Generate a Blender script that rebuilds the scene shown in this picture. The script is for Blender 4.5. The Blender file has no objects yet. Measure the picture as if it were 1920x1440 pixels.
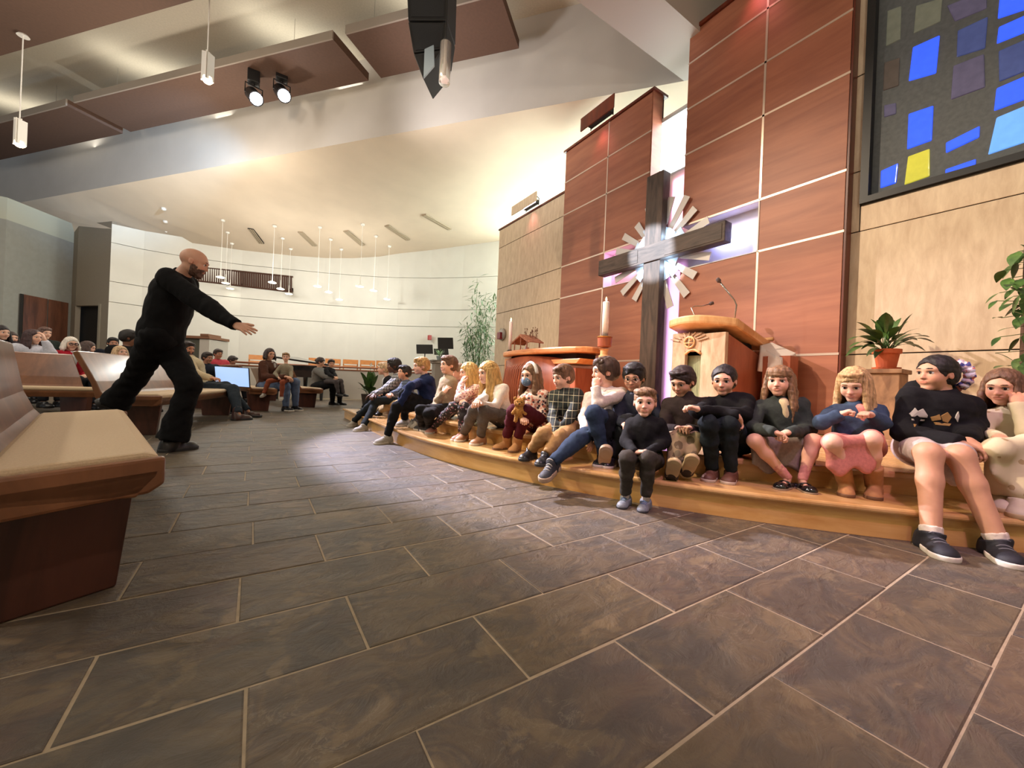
import bpy, math, random
import numpy as np
from mathutils import Vector, Matrix
rng = random.Random(7)
SC = bpy.context.scene
COL = SC.collection
V3 = lambda *a: np.array(a, float)
# ------------------------------------------------------------------ camera
# ultra-wide phone picture, 1920 x 1440: focal length 745 px, rolled 2.4 degrees, 0.72 m above the slate floor.
# world: +X towards the altar wall, +Y along it, the slate courses run along X.
FPX = 745.0; ROLL = math.atan(.042); YAW = math.radians(33.0); CAMH = .72
FW = V3(math.sin(YAW), math.cos(YAW), 0); RT = V3(math.cos(YAW), -math.sin(YAW), 0); UP = V3(0, 0, 1)
EYE = V3(0, 0, CAMH)
cd = bpy.data.cameras.new('camera'); cam = bpy.data.objects.new('camera', cd); COL.objects.link(cam)
cd.sensor_fit = 'HORIZONTAL'; cd.sensor_width = 36; cd.lens = 36 * FPX / 1920; cd.clip_start = .05; cd.clip_end = 200
cr, sr = math.cos(ROLL), math.sin(ROLL)
cx = RT * cr - UP * sr; cx = cx * 1.0
# picture right / picture up in the world (content is turned clockwise)
pr = RT * cr + UP * sr; pu = -RT * sr + UP * cr
cam.matrix_world = Matrix(((pr[0], pu[0], -FW[0], EYE[0]), (pr[1], pu[1], -FW[1], EYE[1]), (pr[2], pu[2], -FW[2], EYE[2]), (0, 0, 0, 1)))
SC.camera = cam
def ray(px, py):
    a = px - 960; b = py - 720
    return FW * FPX + RT * (a * cr + b * sr) - UP * (-a * sr + b * cr)
def atz(px, py, z): d = ray(px, py); return EYE + d * ((z - CAMH) / d[2])
def atx(px, py, x): d = ray(px, py); return EYE + d * (x / d[0])
def atd(px, py, D): return EYE + ray(px, py) * (D / FPX)
# ------------------------------------------------------------------ view, world
vs = SC.view_settings; vs.view_transform = 'Standard'; vs.look = 'None'; vs.exposure = .3; vs.gamma = 1; vs.use_curve_mapping = False
W = bpy.data.worlds.new('world'); SC.world = W; W.use_nodes = True
W.node_tree.nodes['Background'].inputs[0].default_value = (.62, .74, .9, 1); W.node_tree.nodes['Background'].inputs[1].default_value = .6
def lamp(kind, name, loc, power, col, aim=None, size=.2, angle=60, blend=.5, sy=None):
    l = bpy.data.lights.new(name, kind); l.energy = power; l.color = col
    o = bpy.data.objects.new(name, l); COL.objects.link(o); o.location = loc
    if kind == 'SPOT': l.spot_size = math.radians(angle); l.spot_blend = blend; l.shadow_soft_size = size
    elif kind == 'POINT': l.shadow_soft_size = size
    elif kind == 'AREA':
        l.size = size
        if sy: l.shape = 'RECTANGLE'; l.size_y = sy
    if aim is not None:
        o.rotation_euler = (Vector(aim) - Vector(loc)).to_track_quat('-Z', 'Y').to_euler()
    return o
WINSTR = 9.5
WARM, COOL = (1, .72, .45), (.86, .9, 1)
# two lit stage spotlights on the brown panel (left of the picture)
LS1, LS2 = atd(481, 187, 8.2), atd(533, 181, 8.3)
lamp('SPOT', 'stage_spot_beam', LS1, 6500, (.80, .76, 1), (2.4, 3.7, 0), .08, 27, .35)
lamp('SPOT', 'stage_spot_beam', LS2, 4200, (1, .84, .86), (3.5, 1.5, .3), .08, 31, .4)
# stage lights over the nave, out of the picture: warm wash on the altar and steps, rose wash on the near steps
lamp('SPOT', 'stage_wash', (-2.2, 4.2, 6.8), 2700, (1, .78, .56), (5.0, 5.2, .4), .10, 50, .9)
lamp('SPOT', 'stage_wash', (-1.6, 5.6, 6.8), 2500, (1, .80, .58), (5.0, 1.4, .5), .10, 48, .9)
lamp('SPOT', 'stage_wash', (-2.6, 4.6, 6.6), 950, (1, .80, .58), (2.75, 1.75, .35), .10, 34, .5)
lamp('SPOT', 'stage_wash', (.4, -1.2, 6.8), 850, (.9, .45, .8), (3.0, .6, 0), .15, 40, .8)
# pendants of the nave and choir
for p in ((-3.5, 2, 4.9), (-3.5, 7, 4.9), (-1, 11, 4.9), (-7, 9, 4.9), (-6.5, 3.5, 4.9), (1.0, -1.5, 4.9)): lamp('POINT', 'nave_pendant_glow', p, 155, (1, .91, .80), size=.12)
for p in ((-2.5, 14.0, 3.6), (.2, 14.3, 3.6), (2.6, 13.6, 3.6)): lamp('POINT', 'choir_pendant_glow', p, 80, (1, .97, .90), size=.1)
# cove lamps above the hung panels, washing the high ceiling
for i in range(4):
    c = atz(60 + 260 * i, 240 - 55 * i, 7.25); lamp('AREA', 'cove_lamp', c, 13, (1, .95, .84), c + V3(0, 0, 1), 2.4, sy=.5)
# cool follow spot raking along the fascia
lamp('SPOT', 'fascia_spot', atd(560, 215, 7.4), 2300, (.42, .68, 1), atd(230, 305, 11.4), .10, 34, 1)
lamp('SPOT', 'fascia_spot', atd(620, 260, 6.6), 330, (1, .95, .95), atd(900, 160, 7.6), .3, 95, 1)  # added white spot brightens the right of the fascia, no fixture there
# LED strips in the niche and slot behind the cross
lamp('AREA', 'led_strip', (5.42, 5.0, 2.86), 3, (1, .35, .85), (5.3, 5.24, 2.86), .3, sy=.1)
lamp('AREA', 'led_strip', (5.40, 2.95, 2.9), 5, (.35, .4, 1), (5.5, 2.95, 2.86), .5, sy=.1)
lamp('AREA', 'led_strip', (5.40, 4.7, 2.9), 3, (1, .4, .6), (5.5, 4.7, 2.8), .5, sy=.1)
lamp('AREA', 'led_strip', (5.5, 3.9, 1.6), 5, (.8, .4, 1), (5.8, 3.85, 1.6), .25, sy=2.2)
lamp('AREA', 'led_strip', (5.5, 3.9, 3.7), 4, (1, .4, .6), (5.8, 3.85, 3.7), .25, sy=.8)
for dy, dz in ((.22, .24), (-.24, .24), (.22, -.24), (-.24, -.24)): lamp('POINT', 'cross_led', (5.19, 4.05 + dy, 2.85 + dz), 3.2, (.5, .75, 1), size=.03)
lamp('SPOT', 'cross_spot', (-2.0, 6.4, 6.4), 16000, (.78, .88, 1), (5.1, 4.06, 2.86), .02, 6.2, .5)
# ------------------------------------------------------------------ materials
def nodes(name):
    m = bpy.data.materials.new(name); m.use_nodes = True
    return m, m.node_tree.nodes, m.node_tree.links, m.node_tree.nodes['Principled BSDF']
def c4(c): return (c[0], c[1], c[2], 1)
def hexc(h):
    f = lambda v: (v / 12.92 if v <= .04045 else ((v + .055) / 1.055) ** 2.4)
    return tuple(f(int(h[i:i + 2], 16) / 255) for i in (0, 2, 4))
MC = {}
def plain(name, col, rough=.5, metal=0, noise=.0, nscale=40, bump=0, emit=None, estr=0, spec=.5, trans=0, alpha=1, coat=0, sss=0):
    if isinstance(col, str): col = hexc(col)
    key = (name,)
    if key in MC: return MC[key]
    m, N, L, B = nodes(name); MC[key] = m
    B.inputs['Base Color'].default_value = c4(col); B.inputs['Roughness'].default_value = rough; B.inputs['Metallic'].default_value = metal
    B.inputs['Specular IOR Level'].default_value = spec; B.inputs['Transmission Weight'].default_value = trans
    B.inputs['Alpha'].default_value = alpha; B.inputs['Coat Weight'].default_value = coat
    if sss: B.inputs['Subsurface Weight'].default_value = sss; B.inputs['Subsurface Radius'].default_value = (.012, .005, .003); B.inputs['Subsurface Scale'].default_value = 1
    if emit: B.inputs['Emission Color'].default_value = c4(emit); B.inputs['Emission Strength'].default_value = estr
    if noise or bump:
        tc = N.new('ShaderNodeTexCoord'); n = N.new('ShaderNodeTexNoise'); n.inputs['Scale'].default_value = nscale; n.inputs['Detail'].default_value = 5
        L.new(tc.outputs['Object'], n.inputs['Vector'])
        if noise:
            r = N.new('ShaderNodeValToRGB'); r.color_ramp.elements[0].position = .3; r.color_ramp.elements[1].position = .7
            r.color_ramp.elements[0].color = c4([v * (1 - noise) for v in col]); r.color_ramp.elements[1].color = c4([min(1, v * (1 + noise)) for v in col])
            L.new(n.outputs['Fac'], r.inputs['Fac']); L.new(r.outputs['Color'], B.inputs['Base Color'])
        if bump:
            b = N.new('ShaderNodeBump'); b.inputs['Strength'].default_value = bump; b.inputs['Distance'].default_value = .01
            L.new(n.outputs['Fac'], b.inputs['Height']); L.new(b.outputs['Normal'], B.inputs['Normal'])
    return m
def grain(name, ca, cb, sc=(1, 1, 1), nscale=4, rough=.35, dist=.6, bump=.05, coat=.0, rand=.25, obj=True, lo=.35, hi=.65):
    """streaky two-tone material: wood, veneer, hair"""
    if name in MC: return MC[name]
    if isinstance(ca, str): ca = hexc(ca)
    if isinstance(cb, str): cb = hexc(cb)
    m, N, L, B = nodes(name); MC[name] = m
    tc = N.new('ShaderNodeTexCoord'); mp = N.new('ShaderNodeMapping'); mp.inputs['Scale'].default_value = sc
    oi = N.new('ShaderNodeObjectInfo'); add = N.new('ShaderNodeVectorMath'); add.operation = 'ADD'
    mul = N.new('ShaderNodeMath'); mul.operation = 'MULTIPLY'; mul.inputs[1].default_value = 13.0
    L.new(oi.outputs['Random'], mul.inputs[0]); L.new(tc.outputs['Object'], add.inputs[0]); L.new(mul.outputs[0], add.inputs[1])
    L.new(add.outputs[0], mp.inputs['Vector'])
    n = N.new('ShaderNodeTexNoise'); n.inputs['Scale'].default_value = nscale; n.inputs['Detail'].default_value = 6; n.inputs['Roughness'].default_value = .6; n.inputs['Distortion'].default_value = dist
    L.new(mp.outputs[0], n.inputs['Vector'])
    r = N.new('ShaderNodeValToRGB'); r.color_ramp.elements[0].position = lo; r.color_ramp.elements[1].position = hi
    r.color_ramp.elements[0].color = c4(ca); r.color_ramp.elements[1].color = c4(cb)
    L.new(n.outputs['Fac'], r.inputs['Fac'])
    hs = N.new('ShaderNodeHueSaturation'); mr = N.new('ShaderNodeMapRange'); mr.inputs['To Min'].default_value = 1 - rand / 2; mr.inputs['To Max'].default_value = 1 + rand / 2
    L.new(oi.outputs['Random'], mr.inputs['Value']); L.new(mr.outputs[0], hs.inputs['Value']); L.new(r.outputs['Color'], hs.inputs['Color'])
    L.new(hs.outputs['Color'], B.inputs['Base Color'])
    B.inputs['Roughness'].default_value = rough; B.inputs['Coat Weight'].default_value = coat; B.inputs['Coat Roughness'].default_value = .15
    if bump:
        b = N.new('ShaderNodeBump'); b.inputs['Strength'].default_value = bump; b.inputs['Distance'].default_value = .01
        L.new(n.outputs['Fac'], b.inputs['Height']); L.new(b.outputs['Normal'], B.inputs['Normal'])
    return m
def plaid(name, base, bands, rough=.85):
    """woven checks: bands = [(axis, frequency, duty, colour)]"""
    if name in MC: return MC[name]
    m, N, L, B = nodes(name); MC[name] = m
    tc = N.new('ShaderNodeTexCoord'); sp = N.new('ShaderNodeSeparateXYZ'); L.new(tc.outputs['Object'], sp.inputs[0])
    cur = None
    for ax, fr, duty, col in bands:
        a = N.new('ShaderNodeMath'); a.operation = 'MULTIPLY'; a.inputs[1].default_value = fr
        if ax == 'H':
            s = N.new('ShaderNodeMath'); s.operation = 'SUBTRACT'; L.new(sp.outputs[0], s.inputs[0]); L.new(sp.outputs[1], s.inputs[1]); L.new(s.outputs[0], a.inputs[0])
        else: L.new(sp.outputs[2], a.inputs[0])
        f = N.new('ShaderNodeMath'); f.operation = 'FRACT'; L.new(a.outputs[0], f.inputs[0])
        g = N.new('ShaderNodeMath'); g.operation = 'LESS_THAN'; g.inputs[1].default_value = duty; L.new(f.outputs[0], g.inputs[0])
        h = N.new('ShaderNodeMath'); h.operation = 'MULTIPLY'; h.inputs[1].default_value = .75; L.new(g.outputs[0], h.inputs[0])
        mx = N.new('ShaderNodeMix'); mx.data_type = 'RGBA'; L.new(h.outputs[0], mx.inputs[0])
        if cur is None: mx.inputs[6].default_value = c4(hexc(base))
        else: L.new(cur, mx.inputs[6])
        mx.inputs[7].default_value = c4(hexc(col)); cur = mx.outputs[2]
    L.new(cur, B.inputs['Base Color']); B.inputs['Roughness'].default_value = rough
    return m
def spots(name, base, cols, scale=18, size=.33, rough=.85):
    """printed motifs scattered on cloth"""
    if name in MC: return MC[name]
    m, N, L, B = nodes(name); MC[name] = m
    tc = N.new('ShaderNodeTexCoord'); cur = None
    for i, c in enumerate(cols):
        ad = N.new('ShaderNodeVectorMath'); ad.operation = 'ADD'; ad.inputs[1].default_value = (i * 3.7, i * 1.9, i * 5.1)
        ns = N.new('ShaderNodeTexNoise'); ns.inputs['Scale'].default_value = 60; L.new(tc.outputs['Object'], ns.inputs['Vector'])
        sc = N.new('ShaderNodeVectorMath'); sc.operation = 'SCALE'; sc.inputs['Scale'].default_value = .012; L.new(ns.outputs['Color'], sc.inputs[0])
        L.new(tc.outputs['Object'], ad.inputs[0]); ad2 = N.new('ShaderNodeVectorMath'); ad2.operation = 'ADD'; L.new(ad.outputs[0], ad2.inputs[0]); L.new(sc.outputs[0], ad2.inputs[1])
        v = N.new('ShaderNodeTexVoronoi'); v.inputs['Scale'].default_value = scale * (1 + .15 * i); L.new(ad2.outputs[0], v.inputs['Vector'])
        lt = N.new('ShaderNodeMath'); lt.operation = 'LESS_THAN'; lt.inputs[1].default_value = size; L.new(v.outputs['Distance'], lt.inputs[0])
        mx = N.new('ShaderNodeMix'); mx.data_type = 'RGBA'; L.new(lt.outputs[0], mx.inputs[0])
        if cur is None: mx.inputs[6].default_value = c4(hexc(base))
        else: L.new(cur, mx.inputs[6])
        mx.inputs[7].default_value = c4(hexc(c)); cur = mx.outputs[2]
    L.new(cur, B.inputs['Base Color']); B.inputs['Roughness'].default_value = rough
    return m
# ------------------------------------------------------------------ mesh helpers
class MB:
    """collects faces; build() links them as one mesh object"""
    def __init__(s): s.v = []; s.f = []; s.mi = []
    def add(s, vs, fs, mi=0):
        o = len(s.v); s.v += [tuple(map(float, p)) for p in vs]; s.f += [tuple(i + o for i in f) for f in fs]; s.mi += [mi] * len(fs); return s
    def box(s, lo, hi, M=None, mi=0):
        x0, y0, z0 = lo; x1, y1, z1 = hi
        p = [(x0, y0, z0), (x1, y0, z0), (x1, y1, z0), (x0, y1, z0), (x0, y0, z1), (x1, y0, z1), (x1, y1, z1), (x0, y1, z1)]
        if M is not None: p = [tuple(M @ Vector(q)) for q in p]
        return s.add(p, [(3, 2, 1, 0), (4, 5, 6, 7), (0, 1, 5, 4), (1, 2, 6, 5), (2, 3, 7, 6), (3, 0, 4, 7)], mi)
    def prism(s, pts, d, mi=0):
        """polygon pts (3D) swept by vector d"""
        n = len(pts); d = np.array(d, float); q = [np.array(p, float) for p in pts]
        return s.add(q + [p + d for p in q], [tuple(range(n))[::-1], tuple(range(n, 2 * n))] + [(i, (i + 1) % n, n + (i + 1) % n, n + i) for i in range(n)], mi)
    def hexa(s, a, b, mi=0):
        """two quads a, b joined"""
        return s.add(list(a) + list(b), [(3, 2, 1, 0), (4, 5, 6, 7), (0, 1, 5, 4), (1, 2, 6, 5), (2, 3, 7, 6), (3, 0, 4, 7)], mi)
    def tube(s, pts, r, n=8, mi=0, cap=True):
        pts = [np.array(p, float) for p in pts]; rs = r if isinstance(r, (list, tuple)) else [r] * len(pts); vs = []; fs = []
        up = V3(0, 0, 1); pu_ = None
        for i, p in enumerate(pts):
            t = pts[min(i + 1, len(pts) - 1)] - pts[max(i - 1, 0)]; t = t / (np.linalg.norm(t) + 1e-9)
            if pu_ is None:
                a = up if abs(t[2]) < .9 else V3(1, 0, 0); u = np.cross(t, a)
            else: u = pu_ - t * (pu_ @ t)
            u = u / (np.linalg.norm(u) + 1e-9); pu_ = u; w = np.cross(t, u)
            vs += [p + rs[i] * (u * math.cos(2 * math.pi * j / n) + w * math.sin(2 * math.pi * j / n)) for j in range(n)]
        m = len(pts)
        for i in range(m - 1): fs += [(i * n + j, i * n + (j + 1) % n, (i + 1) * n + (j + 1) % n, (i + 1) * n + j) for j in range(n)]
        if cap: fs += [tuple(range(n))[::-1], tuple(range((m - 1) * n, m * n))]
        return s.add(vs, fs, mi)
    def lathe(s, prof, loc=(0, 0, 0), n=24, mi=0, sx=1, sy=1, M=None):
        vs = []; fs = []
        for r, z in prof: vs += [(loc[0] + sx * r * math.cos(2 * math.pi * j / n), loc[1] + sy * r * math.sin(2 * math.pi * j / n), loc[2] + z) for j in range(n)]
        if M is not None: vs = [tuple(M @ Vector(q)) for q in vs]
        for i in range(len(prof) - 1): fs += [(i * n + j, i * n + (j + 1) % n, (i + 1) * n + (j + 1) % n, (i + 1) * n + j) for j in range(n)]
        fs += [tuple(range(n))[::-1], tuple(range((len(prof) - 1) * n, len(prof) * n))]
        return s.add(vs, fs, mi)
    def build(s, name, mat, parent=None, smooth=False, bevel=0, loc=None, keep=False):
        me = bpy.data.meshes.new(name); off = np.zeros(3)
        if loc is not None: off = np.array(loc, float)
        elif parent is not None and not keep: off = np.array(parent.matrix_world.translation if parent.parent is None else parent['_w'], float)
        vs = np.array(s.v, float) - off
        me.from_pydata(vs.tolist(), [], s.f)
        for m in (mat if isinstance(mat, (list, tuple)) else [mat]): me.materials.append(m)
        if len(me.materials) > 1: me.polygons.foreach_set('material_index', s.mi)
        if smooth: me.polygons.foreach_set('use_smooth', [True] * len(me.polygons))
        me.validate(); me.update()
        return link(name, me, parent, off, bevel)
def link(name, me, parent, off, bevel=0):
    """off = world position of the mesh's own origin; children of a thing keep the thing's origin"""
    o = bpy.data.objects.new(name, me); COL.objects.link(o)
    if parent is not None: o.parent = parent; o['_w'] = list(map(float, off))
    else: o.location = off
    if bevel:
        b = o.modifiers.new('bevel', 'BEVEL'); b.width = bevel; b.segments = 2; b.limit_method = 'ANGLE'; b.angle_limit = math.radians(40)
    return o
def tag(o, label, cat, group=None, kind=None):
    if label: o['label'] = label
    if cat: o['category'] = cat
    if group: o['group'] = group
    if kind: o['kind'] = kind
    return o
def thing(name, label, cat, loc=(0, 0, 0), group=None):
    o = bpy.data.objects.new(name, None); COL.objects.link(o); o.location = tuple(map(float, loc)); o.empty_display_size = .1
    bpy.context.view_layer.update() if False else None
    o.matrix_world = Matrix.Translation(Vector(tuple(map(float, loc))))
    return tag(o, label, cat, group)
def struct(o): o['kind'] = 'structure'; return o
def copy_tree(o, delta, parent=None):
    c = o.copy(); COL.objects.link(c)
    if parent is None:
        c.location = Vector(o.location) + Vector(delta); c.matrix_world = Matrix.Translation(Vector(o.location) + Vector(delta)) @ Matrix.Identity(4)
    else: c.parent = parent
    for ch in list(o.children): copy_tree(ch, delta, c)
    return c
def Rz(a): return np.array([[math.cos(a), -math.sin(a), 0], [math.sin(a), math.cos(a), 0], [0, 0, 1]])
def unit(v): v = np.array(v, float); return v / (np.linalg.norm(v) + 1e-12)
# ------------------------------------------------------------------ distance-field modelling (people, plush, cloth)
def rc(a, b, r1, r2=None, k=.02, clip=None): return ('c', np.array(a, float), np.array(b, float), r1, r1 if r2 is None else r2, k, clip)
def el(c, R, rad, k=.02, clip=None, sub=False): return ('e', np.array(c, float), np.array(R, float), np.array(rad, float), k, clip, sub)
def surf(prims, h, noise=None, pad=.03):
    """smooth union of round cones and ellipsoids -> (verts, quads), naive surface nets"""
    los, his = [], []
    for p in prims:
        if p[0] == 'c':
            los.append(np.minimum(p[1] - p[3], p[2] - p[4])); his.append(np.maximum(p[1] + p[3], p[2] + p[4]))
        elif not p[6]:
            e = np.sqrt(((p[2] * p[3][None, :]) ** 2).sum(1)); los.append(p[1] - e); his.append(p[1] + e)
    lo = np.min(los, 0) - pad - 2 * h; hi = np.max(his, 0) + pad + 2 * h
    n = np.ceil((hi - lo) / h).astype(int) + 1
    F = np.full(n, .5, np.float32); ax = [lo[i] + h * np.arange(n[i]) for i in range(3)]
    for p in prims:
        if p[0] == 'c':
            a, b, r1, r2, k, clip = p[1:]; m = k + 2.5 * h
            l = np.minimum(a - r1, b - r2) - m; u = np.maximum(a + r1, b + r2) + m
        else:
            c, R, rad, k, clip, sub = p[1:]; e = np.sqrt(((R * rad[None, :]) ** 2).sum(1)); m = k + 2.5 * h; l = c - e - m; u = c + e + m
        i0 = np.clip(np.floor((l - lo) / h).astype(int), 0, n - 1); i1 = np.clip(np.ceil((u - lo) / h).astype(int) + 1, 1, n)
        if (i1 <= i0).any(): continue
        X = ax[0][i0[0]:i1[0], None, None]; Y = ax[1][None, i0[1]:i1[1], None]; Z = ax[2][None, None, i0[2]:i1[2]]
        if p[0] == 'c':
            ba = b - a; L2 = max(ba @ ba, 1e-9); qx, qy, qz = X - a[0], Y - a[1], Z - a[2]
            t = np.clip((qx * ba[0] + qy * ba[1] + qz * ba[2]) / L2, 0, 1)
            d = np.sqrt((qx - t * ba[0]) ** 2 + (qy - t * ba[1]) ** 2 + (qz - t * ba[2]) ** 2) - (r1 + t * (r2 - r1))
        else:
            qx, qy, qz = X - c[0], Y - c[1], Z - c[2]; w = [qx * R[0, j] + qy * R[1, j] + qz * R[2, j] for j in range(3)]
            k0 = np.sqrt(sum((w[j] / rad[j]) ** 2 for j in range(3))); k1 = np.sqrt(sum((w[j] / rad[j] ** 2) ** 2 for j in range(3))) + 1e-9
            d = k0 * (k0 - 1) / k1; d = np.maximum(d, -float(rad.min()))
        if clip is not None:
            for (cp, cn) in clip: d = np.maximum(d, (X - cp[0]) * cn[0] + (Y - cp[1]) * cn[1] + (Z - cp[2]) * cn[2])
        S = F[i0[0]:i1[0], i0[1]:i1[1], i0[2]:i1[2]]
        if p[0] == 'e' and p[6]:
            d = -d; g = np.clip(.5 - .5 * (d - S) / k, 0, 1) if False else np.clip(.5 + .5 * (d - S) / k, 0, 1)
            S[:] = S + (d - S) * g + k * g * (1 - g)
        else:
            g = np.clip(.5 + .5 * (d - S) / k, 0, 1); S[:] = d + (S - d) * g - k * g * (1 - g)
    if noise:
        X = ax[0][:, None, None]; Y = ax[1][None, :, None]; Z = ax[2][None, None, :]
        for amp, fr, seed in (noise if isinstance(noise, list) else [noise]):
            r = np.random.RandomState(seed); acc = 0
            for q in range(3):
                k1 = r.normal(size=3) * fr; k2 = r.normal(size=3) * fr * .6; ph = r.rand() * 6
                acc = acc + np.sin(X * k1[0] + Y * k1[1] + Z * k1[2] + ph + 1.5 * np.sin(X * k2[0] + Y * k2[1] + Z * k2[2]))
            F += (amp / 2) * acc.astype(np.float32)
    return nets(F, lo, h)
def nets(F, lo, h):
    ins = F < 0; n = np.array(F.shape); c = n - 1
    cnt = np.zeros(c, np.int8)
    for dx in (0, 1):
        for dy in (0, 1):
            for dz in (0, 1): cnt += ins[dx:c[0] + dx, dy:c[1] + dy, dz:c[2] + dz]
    act = np.argwhere((cnt > 0) & (cnt < 8))
    if len(act) == 0: return np.zeros((0, 3)), np.zeros((0, 4), int)
    idx = -np.ones(c, np.int32); idx[act[:, 0], act[:, 1], act[:, 2]] = np.arange(len(act))
    sm = np.zeros((len(act), 3)); ct = np.zeros(len(act))
    cor = [(0, 0, 0), (1, 0, 0), (0, 1, 0), (1, 1, 0), (0, 0, 1), (1, 0, 1), (0, 1, 1), (1, 1, 1)]
    g = [F[act[:, 0] + a, act[:, 1] + b, act[:, 2] + d] for a, b, d in cor]
    for i, j in ((0, 1), (2, 3), (4, 5), (6, 7), (0, 2), (1, 3), (4, 6), (5, 7), (0, 4), (1, 5), (2, 6), (3, 7)):
        s = (g[i] < 0) != (g[j] < 0); t = np.where(s, g[i] / np.where(g[i] == g[j], 1, g[i] - g[j]), 0)
        pi = np.array(cor[i], float); pj = np.array(cor[j], float)
        sm += s[:, None] * (pi + t[:, None] * (pj - pi)); ct += s
    V = lo + h * (act + sm / ct[:, None])
    Q = []
    for a in range(3):
        b, d = (a + 1) % 3, (a + 2) % 3
        s0 = [slice(None)] * 3; s1 = [slice(None)] * 3; s0[a] = slice(0, -1); s1[a] = slice(1, None)
        A, Bb = ins[tuple(s0)], ins[tuple(s1)]; e = np.argwhere(A != Bb)
        e = e[(e[:, b] > 0) & (e[:, d] > 0) & (e[:, b] < c[b]) & (e[:, d] < c[d])]
        fl = A[e[:, 0], e[:, 1], e[:, 2]]
        def at(db, dd):
            q = e.copy(); q[:, b] += db; q[:, d] += dd; return idx[q[:, 0], q[:, 1], q[:, 2]]
        q = np.stack([at(-1, -1), at(0, -1), at(0, 0), at(-1, 0)], 1); q[~fl] = q[~fl][:, ::-1]; Q.append(q)
    return V, np.concatenate(Q)
def meshobj(name, pieces, mat, parent, cols=None, smooth=True):
    """pieces: list of (verts, quads) in world space; one mesh object under parent"""
    off = np.array(parent.matrix_world.translation if parent.parent is None else parent['_w'], float)
    Vs, Qs, o = [], [], 0
    for v, q in pieces:
        if len(v) == 0: continue
        Vs.append(v - off); Qs.append(q + o); o += len(v)
    V = np.concatenate(Vs).astype(np.float32); Q = np.concatenate(Qs).astype(np.int32)
    me = bpy.data.meshes.new(name); me.vertices.add(len(V)); me.vertices.foreach_set('co', V.ravel())
    me.loops.add(Q.size); me.loops.foreach_set('vertex_index', Q.ravel()); me.polygons.add(len(Q))
    me.polygons.foreach_set('loop_start', np.arange(0, Q.size, 4, dtype=np.int32))
    me.update(calc_edges=True); me.polygons.foreach_set('use_smooth', [smooth] * len(Q))
    if cols is not None:
        at = me.color_attributes.new('tint', 'FLOAT_COLOR', 'POINT'); at.data.foreach_set('color', cols(V + off).astype(np.float32).ravel())
    me.materials.append(mat)
    return link(name, me, parent, off)
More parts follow.
